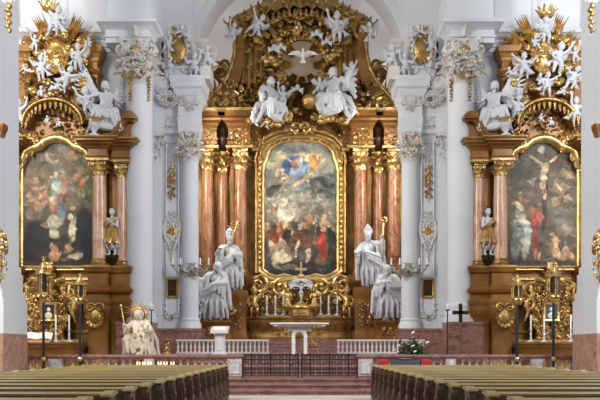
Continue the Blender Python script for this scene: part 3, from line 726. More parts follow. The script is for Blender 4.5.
        relief_field(g, cx_-r*1.0, cx_+r*1.0, P.z(84), P.z(54), cy-r*1.2, 88, .36, .1, .75, None, .55)
        part('garland', g, 'gold', col, label='gilded garland and pendants')
        # inner pier
        P = Pl(34.0); m = MB(); bx(m, P, 152, 192, 34.0, 35.0, .45, P.z(134))
        m2 = MB(); bx(m2, P, 154, 163, 33.72, 34.1, P.z(320), P.z(164)); bx(m2, P, 155.3, 161.7, 33.66, 33.8, P.z(316), P.z(168))
        m.add(m2.v, m2.f)
        a, b_ = P.x(165.5)*sg, P.x(179.5)*sg; a, b_ = min(a, b_), max(a, b_)
        m.frame([(a, P.z(318)), (b_, P.z(318)), (b_, P.z(142)), (a, P.z(142))], [(-.09, 34.1), (-.09, 33.93), (-.04, 33.88), (0, 33.93), (0, 34.1)])
        struct('pier_wall', m, 'plaster', 35)
        cx_ = P.x(190.6)*sg; r = 8.2*P.s; cy = 33.95
        col = struct('engaged_column', MB().lathe(cx_, cy, [(r, P.z(320)), (r, P.z(250)), (r*.96, P.z(163))], 40), 'plaster', 35)
        b = MB().lathe(cx_, cy, [(r*1.34, P.z(329)), (r*1.34, P.z(326)), (r*1.3, P.z(325.6)), (r*1.3, P.z(323.5)), (r*1.12, P.z(322)), (r*1.18, P.z(320.5)), (r*1.16, P.z(319)), (r, P.z(318))], 36)
        bx(b, P, 153, 163.8, 33.62, 34.2, P.z(329), P.z(319.5)); part('base', b, 'plaster', col)
        b = MB(); bx(b, P, 152.5, 203, 33.35, 34.8, .4, P.z(329)); bx(b, P, 152, 203.5, 33.3, 34.8, P.z(331.5), P.z(328.8)); part('plinth', b, 'plinth', col)
        b = capital(MB(), cx_, cy, P.z(165), P.z(135), r*.95, 8); ornament(b, cx_, P.z(149), 24*P.s, 24*P.s, cy-r*1.2, 5, 14, .8, True, .15, .5)
        ornament(b, P.x(158.5)*sg, P.z(149), 13*P.s, 30*P.s, 33.66, 6, 16, .9, True, .15, .6); bx(b, P, 152.5, 164.5, 33.6, 34.1, P.z(138), P.z(134))
        part('capital', b, 'stucco', col)
        g = relief_field(MB(), cx_-r*1.1, cx_+r*1.1, P.z(163), P.z(138), cy-r*1.3, 61, .26, .1, .75, None, .5); relief_field(g, P.x(158.5)*sg-.28, P.x(158.5)*sg+.28, P.z(162), P.z(138), 33.56, 62, .26, .06, .75, None, .5); part('gilt_leaves', g, 'gold', col)
        # entablature over the inner pier
        m = MB()
        path = [(P.x(150), 35.0), (P.x(150), 33.68), (P.x(165), 33.68), (P.x(165), 33.88), (P.x(180), 33.88), (P.x(180), 33.5), (P.x(199), 33.5), (P.x(199), 35.0)]
        if sg < 0: path = [(-x, y) for x, y in path][::-1]
        m.sweep(path, entab_prof(P.z(135), P.z(82), .38, .5)); 
        a, b_ = min(P.x(154)*sg, P.x(192)*sg), max(P.x(154)*sg, P.x(192)*sg); m.box(a, b_, 33.8, 36.9, P.z(134), P.z(83))
        e = struct('pier_cornice', m, 'plaster', 30)
        o = MB(); ornament(o, P.x(172)*sg, P.z(98), 26*P.s, 26*P.s, 33.5, 8, 34, .7, True, .2, .6); ornament(o, P.x(192)*sg, P.z(106), 18*P.s, 14*P.s, 33.46, 9, 20, .8, True, .12, .6)
        ornament(o, P.x(172)*sg, P.z(124), 10*P.s, 20*P.s, 33.7, 28, 16, .7, True, .12, .6)
        part('foliage', o, 'stucco', e)
        # wall behind the entablature and passage wall
        m = MB(); bx(m, P, 150, 187, 35.4, 37.0, P.z(134), P.z(-50)); struct('wall_upper_'+side, m, 'greyplaster')
        m = MB(); a = 6.9*sg; m.box(min(-a, -a-.4*sg), max(-a, -a-.4*sg), 35.4, 40.2, .4, 17); struct('passage_wall', m, 'greyplaster')
        # stucco shaft beside the cartouche
        m = MB(); bx(m, P, 196, 203, 34.4, 35.4, P.z(83), P.z(40)); path = [(P.x(195), 34.3), (P.x(209), 34.3)]
        if sg < 0: path = [(-x, y) for x, y in path][::-1]
        m.sweep(path, cornice_prof(P.z(45), P.z(38), .25, .8)); struct('trim_%d' % (6 if sg > 0 else 7), m, 'stucco')
        # near nave pier at the edge of the frame
        P = Pl(21.5); m = MB(); bx(m, P, -60, -1.5, 21.5, 23.05, P.z(262), 26); bx(m, P, -60, -1.2, 21.9, 22.75, P.z(262), 26)
        for v0, v1, o in ((262, 270, .06), (270, 290, .12), (290, 299, .2), (299, 334, .26)):
            bx(m, P, -62, -1.5+o/P.s, 21.5-o, 23.1, P.z(v1), P.z(v0))
        npier = struct('nave_pillar', m, 'plaster', 35)
        m = MB(); bx(m, P, -62, 7, 21.2, 23.12, 0, P.z(333.5)); bx(m, P, -62, 7.8, 21.16, 23.14, 0, .3); part('plinth', m, 'pinkplinth', npier)
# ------------------------------------------------------------------ paintings
def srgb(c):
    c = np.asarray(c, float)/255.0
    return np.where(c <= .04045, c/12.92, ((c+.055)/1.055)**2.4)
def paint_canvas(name, P, uc, outline, y, strokes, bg, seed, parent, nx=110, ny=190, gain=(.92, .86, .76)):
    """painted canvas: a fine grid whose vertices carry the brushwork; strokes (u, v, ru, rv, angle, rgb, softness) as fractions of the canvas"""
    us = [p[0] for p in outline]; vs = [p[1] for p in outline]; u0, u1, v0, v1 = min(us), max(us), min(vs), max(vs)
    gx, gy = np.meshgrid(np.linspace(0, 1, nx), np.linspace(0, 1, ny))
    rs = np.random.RandomState(seed)
    def smooth(k):
        a = rs.rand(ny//k+2, nx//k+2); yy = gy*(a.shape[0]-1.01); xx = gx*(a.shape[1]-1.01)
        iy = yy.astype(int); ix = xx.astype(int); fy = yy-iy; fx = xx-ix
        fy = fy*fy*(3-2*fy); fx = fx*fx*(3-2*fx)
        return (a[iy, ix]*(1-fx)+a[iy, ix+1]*fx)*(1-fy)+(a[iy+1, ix]*(1-fx)+a[iy+1, ix+1]*fx)*fy
    wx = (smooth(12)-.5)*.05+(smooth(5)-.5)*.012; wy = (smooth(12)-.5)*.03+(smooth(5)-.5)*.008
    X, Y = gx+wx, gy+wy
    stops = bg; img = np.zeros((ny, nx, 3))
    for c in range(3): img[..., c] = np.interp(Y, [s_[0] for s_ in stops], [s_[1][c] for s_ in stops])
    img += ((smooth(18)-.5)*34+(smooth(7)-.5)*12)[..., None]
    asp = (v1-v0)/(u1-u0)
    for (u, v, ru, rv, ang, col, soft) in strokes:
        dx = X-u; dy = (Y-v)*asp; c, s_ = math.cos(ang), math.sin(ang)
        q = np.sqrt(((dx*c+dy*s_)/ru)**2+((-dx*s_+dy*c)/(rv*asp))**2)
        al = np.clip((1-q)/max(soft, .02)+.5, 0, 1)
        tone = np.array(col)*(1+.16*np.sin(dx*s_*40-dy*c*22+u*30))[..., None]*(1.0+.34*(smooth(6)-.5)+.2*(smooth(3)-.5))[..., None]
        img = img*(1-al[..., None])+tone*al[..., None]
    for _ in range(420):                       # small loose brushwork picked from the colours around it
        u, v = rs.rand(), rs.rand(); cj = img[int(v*(ny-1)), int(u*(nx-1))]*rs.uniform(.55, 1.5)+rs.uniform(-6, 10); an = rs.uniform(-1.5, 1.5); ru = rs.uniform(.012, .04); rv = ru*rs.uniform(.25, .5)
        i0, i1 = max(0, int((v-.06)*ny)), int((v+.06)*ny)+1; sl = np.s_[i0:i1]
        dx = X[sl]-u; dy = (Y[sl]-v)*asp; q = np.sqrt(((dx*math.cos(an)+dy*math.sin(an))/ru)**2+((-dx*math.sin(an)+dy*math.cos(an))/rv)**2)
        al = np.clip((1-q)/.5+.4, 0, .75)[..., None]; img[sl] = img[sl]*(1-al)+cj*al
    img += (rs.rand(ny, nx)-.5)[..., None]*10
    lum = img.mean(axis=2, keepdims=True); img = np.clip((lum+(img-lum)*.8)*np.array(gain)+6, 10, 238)
    poly = outline; idx = -np.ones((ny, nx), int)
    def inside(u, v):
        k = False; n = len(poly); j = n-1
        for i in range(n):
            if (poly[i][1] > v) != (poly[j][1] > v) and u < (poly[j][0]-poly[i][0])*(v-poly[i][1])/(poly[j][1]-poly[i][1])+poly[i][0]: k = not k
            j = i
        return k
    verts = []; cols = []; faces = []
    lin = srgb(img)
    for j in range(ny):
        for i in range(nx):
            u = u0+(u1-u0)*gx[j, i]; v = v0+(v1-v0)*gy[j, i]
            if inside(u*.995+.005*(u0+u1)/2, v*.997+.003*(v0+v1)/2):
                idx[j, i] = len(verts); p = P.p(uc+u, v); verts.append((p.x, y, p.z)); cols.append(lin[j, i])
    for j in range(ny-1):
        for i in range(nx-1):
            q = (idx[j, i], idx[j+1, i], idx[j+1, i+1], idx[j, i+1])
            if min(q) >= 0: faces.append(q)
    mb = MB(); mb.v = verts; mb.f = faces
    o = part(name, mb, 'paint', parent)
    at = o.data.color_attributes.new('Paint', 'FLOAT_COLOR', 'POINT')
    at.data.foreach_set('color', np.array([(c[0], c[1], c[2], 1) for c in cols], dtype=np.float32).ravel())
    b = MB(); b.prism([(P.x(uc+u), P.z(v)) for u, v in poly], y+.03, y+.09); part('stretcher_board', b, 'darkwood', parent)
    return o
def sym_path(half): return [(-a, v) for a, v in half]+[(a, v) for a, v in half[::-1]]

def sweep_half(m, P, uc, pts, prof, y0):      # pts (a, fwd) with a growing; swept on both sides of the axis uc
    L = [(P.x(uc+a), y0-f) for a, f in pts]; R_ = [(P.x(uc-a), y0-f) for a, f in pts][::-1]
    m.sweep(L, prof); m.sweep(R_, prof); return m

# ------------------------------------------------------------------ the high altar
def high_altar():
    P = Pl(39.2); uc = 300.5; y0 = 40.0; s_ = P.s; FL = 1.9
    X = lambda a: P.x(uc+a)
    T = thing('high_altar', (X(0), y0, FL), 'towering gilded high altar retable with red marble columns in the apse', 'altar')
    wall = MB().prism([(X(a), P.z(v)) for a, v in ((-108, 345), (-108, 114), (108, 114), (108, 345))], y0+.0, y0+.5)
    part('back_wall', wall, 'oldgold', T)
    # pedestals
    outer = [(46, 0), (51.5, 0), (51.5, 1.15), (71, 1.15), (71, .45), (84, .45), (84, 1.15), (102, 1.15), (102, -.3)]
    m = MB(); sweep_half(m, P, uc, outer, ped_prof(FL, P.z(276), .22, 1.0), y0); part('pedestal', m, 'wood', T, 30)
    for sg in (-1, 1):
        m = MB()
        for a in (61, 93):
            x = X(sg*a); m.frame([(x-.36, P.z(322)), (x+.36, P.z(322)), (x+.36, P.z(291)), (x-.36, P.z(291))], [(0, y0-1.14), (0, y0-1.2), (.06, y0-1.22), (.1, y0-1.14)])
            relief_field(m, x-.36, x+.36, P.z(322), P.z(291), y0-1.16, 71+a, .2, .08, .75)
        part('pedestal_panel', m, 'gold', T)
        for a, f, r in ((93.3, .72, 6.5), (79, .1, 6.2), (60, .72, 6.4)):
            column(T, X(sg*a), y0-f-.0, P.z(276), P.z(150), r*s_, 'redmarble', 'brightgold', 'gold', 21*s_, 9*s_)
        m = MB()
        for a in (69.5, 86): m.box(X(sg*a)-.1, X(sg*a)+.1, y0-.22, y0, P.z(276), P.z(150))
        part('pilaster', m, 'wood', T)
        # dark bronze bust in the niche between the columns
        bx = X(sg*77.5); b = MB(); by = y0-.55
        b.lathe(bx, by, [(.12, P.z(152)), (.15, P.z(151)), (.1, P.z(149)), (.2, P.z(147.5)), (.34, P.z(143)), (.40, P.z(138)), (.30, P.z(134.5)), (.13, P.z(133)), (.12, P.z(131.5))], 16)
        st = len(b.v); head(b, (bx, by, P.z(128.5)), .25, 0, 0, 'long', True, 7)
        th = thing('portrait_bust', (bx, by, P.z(152)), 'dark bronze bust between the red columns %s of the high altar' % ('left' if sg < 0 else 'right'), 'bust'); part('figure', b, 'bronze', th)
        part('bracket', MB().lathe(bx, by, [(.03, P.z(158)), (.2, P.z(155)), (.3, P.z(152.6)), (.3, P.z(151.8))], 14).box(bx-.15, bx+.15, by, y0, P.z(156), P.z(152)), 'gold', th)
    # entablature, broken forward over the columns
    top = [(43, 0), (43, .5), (50.5, .5), (50.5, 1.1), (71.5, 1.1), (71.5, .15), (83.5, .15), (83.5, 1.1), (101.5, 1.1), (101.5, -.3)]
    m = MB(); sweep_half(m, P, uc, top, entab_prof(P.z(150), P.z(113), .62, .9), y0); part('entablature', m, 'wood', T, 30)
    for sg in (-1, 1): part('cornice_slab', MB().box(min(X(sg*70), X(sg*85)), max(X(sg*70), X(sg*85)), y0-1.45, y0, P.z(120), P.z(113.3)).box(min(X(sg*71), X(sg*84)), max(X(sg*71), X(sg*84)), y0-1.62, y0, P.z(116), P.z(113.2)), 'wood', T)
    for sg in (-1, 1):
        m = MB()
        for a in (61, 93):
            relief_field(m, X(sg*a)-8.5*s_, X(sg*a)+8.5*s_, P.z(147), P.z(130), y0-1.12, 12+a, 3.4*s_, .1, .75)
            m.frame([(X(sg*a)-.55, P.z(126)), (X(sg*a)+.55, P.z(126))], [(0, y0-1.1), (.1, y0-1.22), (.1, y0-1.1)], False)
        ornament(m, X(sg*47), P.z(136), 9*s_, 22*s_, y0-.55, 3, 12, .9, True, .12, .6)
        part('frieze_ornament', m, 'brightgold', T)
        m = MB(); L = [(a, f) for a, f in top[1:]]; 
        pts = [(P.x(uc+sg*a), y0-f) for a, f in L]; pts = pts if sg > 0 else pts[::-1]
        m.sweep(pts, [(.55, P.z(115.2)), (.64, P.z(115.2)), (.66, P.z(113.2)), (.55, P.z(112.8))]); m.sweep(pts, [(.02, P.z(149.6)), (.12, P.z(149.6)), (.14, P.z(147.4)), (.02, P.z(147))])
        part('gilt_moulding', m, 'brightgold', T)
    # attic: shaped gable with swept volutes
    half = [(88, 118), (87, 100), (84, 92), (76, 84), (69, 74), (65, 60), (63, 44), (64, 30), (60, 22), (48, 12), (41, 2), (36, -12), (24, -22), (0, -26)]
    poly = [(X(-a), P.z(v)) for a, v in half]+[(X(a), P.z(v)) for a, v in half[::-1][1:]]
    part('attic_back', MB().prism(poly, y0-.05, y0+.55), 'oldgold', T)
    m = MB()
    for sg in (-1, 1):
        pts = [(X(sg*a), P.z(v)) for a, v in half[:10]]
        if sg > 0: pts = pts[::-1]
        m.frame(pts, [(-.25, y0+.4), (.1, y0+.4), (.16, y0-.1), (.12, y0-.3), (.0, y0-.36), (-.08, y0-.28), (-.2, y0-.3), (-.25, y0-.1)], False)
    part('attic_moulding', m, 'wood', T, 40)
    for sg in (-1, 1):
        m = MB()      # solid swept volute in front
        q = [(90, 112), (92, 98), (82, 88), (74, 78), (69, 66), (66, 52), (66, 36), (58, 30), (57, 45), (57, 62), (60, 78), (66, 90), (72, 98), (74, 112)]
        m.prism([(X(sg*a), P.z(v)) for a, v in q], y0-.75, y0+.1); part('volute', m, 'wood', T)
        m = MB(); ed = [(X(sg*a), P.z(v)) for a, v in q[:7]]; m.tube([(x, y0-.76, z) for x, z in ed], .12, 8); m.scroll((X(sg*64), P.z(26)), .62, 1.3, -1.2 if sg < 0 else PI+1.2, sg*-1, .2, y0-.5, 20)
        m.scroll((X(sg*83), P.z(103)), .6, 1.3, PI/2, sg, .18, y0-.8, 18)
        part('volute_scroll', m, 'gold', T)
        # acanthus curls on the outside of the volute
        m = MB()
        for (a, v, L, W, an, cu) in ((80, 86, 1.5, .7, 1.25, 2.0), (87, 88, 1.5, .7, 1.6, 2.2), (75, 78, 1.4, .6, 1.35, 2.4), (91, 95, 1.0, .6, 2.2, 2.0), (72, 66, 1.0, .5, 1.4, 2.3)):
            st = len(m.v); m.leaf((X(a), y0-.4, P.z(v)), (-math.cos(an)*-1*.3+.1, -.1, math.sin(an)), (1, -.35, .1), L, W, cu, 8)
            if sg < 0: m.xf(Matrix(((-1, 0, 0, 2*X(0)), (0, 1, 0, 0), (0, 0, 1, 0), (0, 0, 0, 1))), st)
        m.scroll((X(sg*82), P.z(68)), .5, 1.2, 0 if sg > 0 else PI, sg, .17, y0-.35, 16)
        part('acanthus', m, 'gold', T)
        # hanging gilded curtain
        m = MB(); 
        for i in range(9):
            a = 35+i*3.0; vt = 20+abs(i-3)*2.5; vb = 84-abs(i-5)*3+(i % 2)*4
            m.tube([(X(sg*a), y0-.2-.12*(i % 2), P.z(vt)), (X(sg*(a+1.0)), y0-.35-.12*(i % 2), P.z((vt+vb)/2)), (X(sg*(a+2.5)), y0-.4-.1*(i % 2), P.z(vb))], [.12, .17, .13], 8)
        part('curtain', m, 'oldgold', T)
        m = MB()
        ornament(m, X(sg*70), P.z(93), 24*s_, 26*s_, y0-.85, 40, 26, .65, False, .3, .55)
        ornament(m, X(sg*84), P.z(106), 22*s_, 13*s_, y0-1.0, 41, 22, .75, False, .3, .55)
        ornament(m, X(sg*62), P.z(108), 20*s_, 12*s_, y0-1.05, 43, 18, .75, False, .3, .55)
        ornament(m, X(sg*52), P.z(22), 26*s_, 14*s_, y0-.4, 42, 18, .8, False, .3, .55)
        part('rocaille', m, 'gold', T)
        m = MB(); ornament(m, X(sg*45), P.z(34), 26*s_, 30*s_, y0-.35, 47, 26, .6, False, .3, .6); ornament(m, X(sg*46), P.z(60), 22*s_, 34*s_, y0-.5, 48, 24, .6, False, .3, .5)
        part('foliage', m, 'gold', T)
        m = MB(); arm = [(X(sg*a), y0-.55+.1*i/6, P.z(v)) for i, (a, v) in enumerate(((34, 3), (41, 6), (48, 11), (55, 15), (62, 17), (68, 20), (70, 26)))]
        m.tube(arm, [.18, .26, .32, .34, .3, .26, .2], 10); m.scroll((X(sg*65), P.z(27)), .36, 1.3, 0 if sg > 0 else PI, -sg, .15, y0-.55, 16)
        for i in range(6): m.leaf((arm[i][0], arm[i][1]-.25, arm[i][2]-.1), (sg*.9, -.2, -.5), (0, -.6, 1), .7, .45, 1.6, 5)
        part('scroll_arm', m, 'gold', T)
        A0, A1 = sorted((X(sg*1), X(sg*62)))
        cxg, czg = P.x(302), P.z(57)
        def ins(x, z, hole=24*s_): 
            v = V0-(z-ZC)/s_; a = abs(x-X(0))/s_
            return math.hypot(x-cxg, z-czg) > hole and a < (62 if v > 28 else 36+v*.9) and not (a < 14 and v > 76)
        m = relief_field(MB(), A0, A1, P.z(112), P.z(8), y0-.30, 131, 7.6*s_, .3, .6, ins, 1.0, (cxg, czg)); part('carved_foliage', m, 'gold', T)
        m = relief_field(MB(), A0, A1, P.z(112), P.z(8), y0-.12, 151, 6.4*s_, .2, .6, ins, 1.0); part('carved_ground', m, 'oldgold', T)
        B0, B1 = sorted((X(sg*58), X(sg*88)))
        m = relief_field(MB(), B0, B1, P.z(113), P.z(86), y0-.95, 133, 6.2*s_, .4, .55, lambda x, z: (V0-(z-ZC)/s_) > 62+abs(x-X(0))/s_*.45); part('festoon', m, 'brightgold', T)
    # canopy at the very top with a scalloped and tasselled edge
    m = MB(); rings = []
    n = 56
    for k, (vv, ff) in enumerate(((-30, .15), (-20, .6), (-8, 1.0), (4, 1.25), (9, 1.28))):
        rr = []
        for i in range(n+1):
            t = -1+2*i/n; a = 47*t*(1-.12*(4-k)*.6); sag = 5.0*(1-t*t)*(k > 2)-abs(math.sin(t*PI*4))*3.5*(k == 4)
            rr.append((X(a), y0-.1-ff*math.sqrt(max(0, 1-t*t))*(1+.06*math.cos(t*40)), P.z(vv+sag+10*t*t*(k > 1))))
        rings.append(rr)
    m.grid(rings, False, False)
    for i in range(17):
        t = -1+2*(i+.5)/17; p = (X(46*t), y0-.15-1.27*math.sqrt(max(0, 1-t*t)), P.z(11+10*t*t+4*(1-t*t)))
        m.cap(p, (p[0], p[1], p[2]-.28), .06, .1, 6)
    part('canopy', m, 'gold', T)
    m = MB(); ornament(m, X(0), P.z(2), 80*s_, 18*s_, y0-1.2, 51, 34, .55, True, .25, .6); part('canopy_ornament', m, 'brightgold', T)
    m = MB()
    for sg in (-1, 1):
        m.tube([(X(sg*a), y0-1.0+abs(a-20)*.015, P.z(v)) for a, v in ((44, 12), (36, 20), (28, 23), (20, 20), (14, 13), (6, 17), (0, 18))], [.1, .14, .15, .13, .1, .12, .12], 8)
    part('swag', m, 'gold', T)
    # the radiance behind the dove
    G = thing('glory', P.p(301, 117, 0), 'gilded radiance with clouds and rays behind the white dove', 'altar ornament')
    disc = [(P.x(302+20.5*math.cos(2*PI*i/40)), P.z(57+20*math.sin(2*PI*i/40))) for i in range(40)]
    part('radiance', MB().prism(disc, y0-.32, y0-.05), 'glory', G)
    for k, (an, L, sp, n, w) in enumerate(((-PI/2, 60, .42, 9, .17), (-PI/2-.62, 46, .45, 7, .15), (-PI/2+.62, 46, .45, 7, .15), (PI, 30, .5, 7, .12), (0, 30, .5, 7, .12), (PI/2+.7, 30, .5, 7, .12), (PI/2-.7, 30, .5, 7, .12))):
        part('ray_bundle', rays(MB(), (P.x(302), P.z(62)), an, L*s_, sp, n, w, y0-.4, 12*s_, k), 'oldgold' if k < 3 else 'gold', G)
    ring = [(283, 48, 9, 7), (281, 62, 9, 8), (286, 74, 8, 7), (297, 36, 10, 6), (310, 35, 10, 6), (321, 44, 8, 8), (325, 58, 8, 8), (321, 72, 9, 7), (288, 36, 9, 6), (268, 60, 10, 9), (336, 52, 10, 9), (276, 40, 11, 8), (332, 38, 9, 8), (272, 106, 14, 8), (285, 116, 14, 7), (331, 112, 13, 8), (297, 112, 9, 6), (342, 100, 9, 9), (262, 96, 9, 9), (318, 92, 11, 8), (290, 96, 9, 7), (298, 27, 9, 7), (256, 112, 12, 7), (347, 112, 10, 7), (318, 118, 13, 6), (258, 40, 8, 8), (346, 40, 8, 8)]
    low = [(256, 121, 15, 9), (272, 123, 16, 8), (285, 119, 13, 8), (326, 118, 15, 9), (342, 119, 16, 9), (353, 112, 11, 8)]
    for i, (u, v, w, h) in enumerate(low): c_ = P.q(u, v, -.95); part('cloud', cloud(MB(), tuple(c_), w*s_, h*s_, .6, 60+i, 10), 'brightgold' if i % 2 else 'gold', G)
    for i, (u, v, w, h) in enumerate(ring):
        if math.hypot(u-302, v-57) < 30: u, v = 302+(u-302)*1.2, 57+(v-57)*1.2
        part('cloud', cloud(MB(), (P.x(u), y0-.6-(.35 if v > 85 else 0), P.z(v)), w*s_, h*s_, .45, i+7, 8), 'gold' if i % 3 else 'brightgold', G)
        m2 = MB()
    for i in range(34):
        a = 2*PI*i/34; m2.leaf((P.x(302+21*math.cos(a)), y0-.38, P.z(57-20.5*math.sin(a))), (math.cos(a), -.3, math.sin(a)), (0, -1, .2), .42, .26, 1.4, 5)
    part('leaf_wreath', m2, 'gold', G)
    # dove
    D = MB(); c = P.q(303, 55, -.75)
    D.ball((0, 0, 0), (.16, .22, .34), 12, 8); D.ball((0, -.12, .34), (.11, .14, .12), 10, 6); D.cap((0, -.24, .33), (0, -.34, .29), .035, .012, 6)
    for i in range(5): D.tube([(0, 0, -.2), ((i-2)*.09, .03, -.6)], [.05, .07], 6, True, .4)
    D.xf(Matrix.Translation(c) @ Matrix.Scale(.72, 4))
    dv = thing('dove', c, 'white dove with spread wings floating in the middle of the gilded radiance', 'sculpture'); part('body', D, 'dove', dv)
    for sg in (-1, 1):
        w = MB()
        for i in range(8):
            t = i/7; o = Vector((sg*(.08+.75*(1-t)*.8), .02, .12+.16*math.sin(PI*(1-t)*.8)))
            w.tube([o, o+Vector((sg*(.40*(1-t)+.03), .04, -.20-.20*t))], [.07, .03], 6, True, .45)
        w.tube([(sg*.05, 0, .08), (sg*.4, -.02, .24), (sg*.8, 0, .22), (sg*1.1, .02, .06)], [.08, .09, .07, .03], 8)
        w.xf(Matrix.Translation(c) @ Matrix.Scale(.72, 4)); part('wing', w, 'dove', dv)
    gl = thing('globe', P.p(309, 116, -1.0), 'gilded globe on clouds between the two white seated figures', 'globe')
    part('sphere', MB().ball(tuple(P.p(309, 108.5, -1.15)), 7.2*s_, 24, 16), 'gold', gl)
    part('band', MB().lathe(P.x(309), P.d-1.15, [(7.2*s_, P.z(109.5)), (7.5*s_, P.z(109)), (7.5*s_, P.z(107.8)), (7.2*s_, P.z(107.3))], 28), 'brightgold', gl)
    # altarpiece: painting in a rich arched frame
    A = thing('altarpiece', P.p(300.5, 276, .7), 'tall gold-framed arched painting of a blue-robed woman rising above a crowd, in the high altar', 'painting')
    arch = [(37.5, 268), (37.5, 200), (37.5, 168), (36, 160), (33.5, 155), (33, 151), (30.5, 146.5), (26, 143), (20, 140), (12, 138.4), (4, 138)]
    bot = [(0, 275), (9, 274.5), (16, 272.5), (24, 274.5), (31, 272.5)]
    op = [(-a, v) for a, v in bot[1:][::1]]+[(-a, v) for a, v in arch]+[(a, v) for a, v in arch[::-1]]+[(a, v) for a, v in bot[1:][::-1]]+[(0, 275.5)]
    st = []
    R = random.Random(3)
    def blob(u, v, ru, rv, an, c, so=.3): st.append((u, v, ru, rv, an, c, so))
    for _ in range(26): blob(R.random(), R.uniform(0, .45), R.uniform(.08, .2), R.uniform(.02, .05), R.uniform(-.6, .6), R.choice(((120, 122, 118), (150, 146, 130), (86, 96, 104), (104, 104, 92), (140, 132, 104), (70, 82, 92))), .9)
    blob(.48, .12, .30, .10, 0, (168, 158, 126), 1.0); blob(.40, .05, .3, .03, .1, (100, 108, 116), .9)
    blob(.42, .10, .035, .016, 0, (196, 160, 126)); blob(.42, .155, .15, .06, .5, (70, 96, 134)); blob(.52, .20, .13, .055, -.6, (92, 118, 152)); blob(.47, .17, .06, .05, .2, (140, 158, 176)); blob(.33, .20, .10, .035, .7, (52, 76, 124)); blob(.44, .23, .08, .05, .1, (120, 140, 172)); blob(.30, .13, .09, .012, .5, (190, 158, 128)); blob(.52, .13, .07, .012, -.5, (190, 158, 128)); blob(.42, .17, .045, .03, 0, (152, 92, 84))
    for (u, v, an) in ((.66, .14, .8), (.70, .20, -.6), (.62, .24, .5), (.72, .10, .3), (.22, .22, .7), (.26, .28, -.4), (.50, .31, .2), (.40, .33, -.6), (.58, .30, .8), (.34, .27, .3)):
        blob(u, v, .055, .016, an, (186, 148, 104)); blob(u+.03, v-.012, .022, .010, 0, (206, 172, 134)); blob(u-.02, v+.02, .06, .018, -an, R.choice(((172, 120, 70), (150, 140, 128), (120, 132, 156))))
    blob(.70, .16, .05, .07, .3, (176, 128, 62)); blob(.14, .36, .14, .03, -.7, (58, 62, 60)); blob(.82, .30, .16, .03, .5, (60, 66, 62)); blob(.78, .36, .2, .02, .3, (88, 92, 84))
    blob(.30, .47, .22, .09, .3, (166, 160, 146), 1.0); blob(.62, .46, .20, .05, 0, (120, 118, 110), .8)
    blob(.66, .50, .16, .03, 0, (138, 132, 122)); blob(.66, .56, .18, .05, 0, (98, 94, 90)); blob(.62, .41, .05, .05, 0, (120, 116, 106)); blob(.60, .63, .28, .02, 0, (160, 150, 134)); blob(.60, .66, .26, .02, 0, (96, 70, 56))
    blob(.30, .57, .09, .11, .15, (186, 180, 166)); blob(.26, .50, .05, .03, 0, (180, 140, 110)); blob(.34, .66, .10, .04, .4, (190, 184, 170)); blob(.12, .50, .08, .05, .6, (120, 110, 104)); blob(.16, .52, .03, .03, 0, (178, 138, 108))
    for i in range(17):
        u = .05+.056*i; v = .66+.05*math.sin(i*1.7)
        blob(u, v, .055, .05, R.uniform(-.4, .4), R.choice(((126, 52, 36), (60, 62, 52), (96, 78, 60), (70, 84, 74), (140, 118, 90), (52, 44, 40), (150, 92, 52)))); blob(u+.01, v-.055, .024, .015, 0, (176, 132, 100))
    blob(.18, .78, .12, .10, -.2, (176, 158, 132)); blob(.24, .88, .14, .07, .3, (186, 172, 150)); blob(.13, .70, .09, .05, .2, (136, 56, 36)); blob(.20, .66, .03, .02, 0, (186, 142, 110)); blob(.34, .80, .03, .08, -.5, (178, 134, 104))
    blob(.86, .80, .08, .13, .1, (46, 84, 58)); blob(.80, .78, .06, .12, -.1, (150, 48, 32)); blob(.84, .65, .03, .02, 0, (182, 140, 108)); blob(.92, .74, .06, .10, 0, (40, 44, 40)); blob(.76, .90, .05, .06, .1, (120, 84, 62))
    blob(.52, .74, .14, .07, 0, (104, 66, 50)); blob(.50, .82, .16, .05, 0, (76, 70, 66)); blob(.54, .92, .34, .035, 0, (52, 50, 52)); blob(.60, .84, .03, .05, 0, (188, 176, 152)); blob(.46, .78, .02, .06, .2, (190, 176, 150)); blob(.5, .985, .5, .03, 0, (42, 40, 40)); blob(.36, .93, .10, .02, .2, (120, 112, 100))
    blob(.30, .52, .10, .10, .2, (188, 182, 168)); blob(.27, .455, .035, .02, 0, (196, 156, 124)); blob(.16, .46, .10, .02, -.9, (150, 142, 130)); blob(.38, .46, .08, .018, .9, (158, 150, 136))
    for (u, v, h_, c_) in ((.62, .45, .09, (132, 126, 114)), (.70, .43, .10, (112, 108, 98)), (.62, .405, .03, (150, 144, 130)), (.56, .52, .05, (120, 112, 100)), (.78, .50, .06, (104, 98, 88))): blob(u, v, .045, h_, 0, c_, .15)
    paint_canvas('canvas', P, 300.5, op, y0-.12, st, [(0, (96, 104, 110)), (.12, (112, 114, 108)), (.3, (98, 102, 102)), (.45, (112, 112, 106)), (.6, (96, 88, 78)), (.75, (74, 64, 56)), (1, (48, 46, 46))], 4, A, 130, 230, (1.08, 1.05, .98))
    path = [(P.x(300.5+a), P.z(v)) for a, v in op]
    part('frame', MB().frame(path, [(-.03, y0-.02), (-.03, y0-.20), (.03, y0-.24), (.10, y0-.24), (.14, y0-.34), (.26, y0-.40), (.34, y0-.34), (.36, y0-.02)]), 'brightgold', A, 40)
    m = MB().frame(path, [(.05, y0-.2), (.09, y0-.3), (.13, y0-.2)]); 
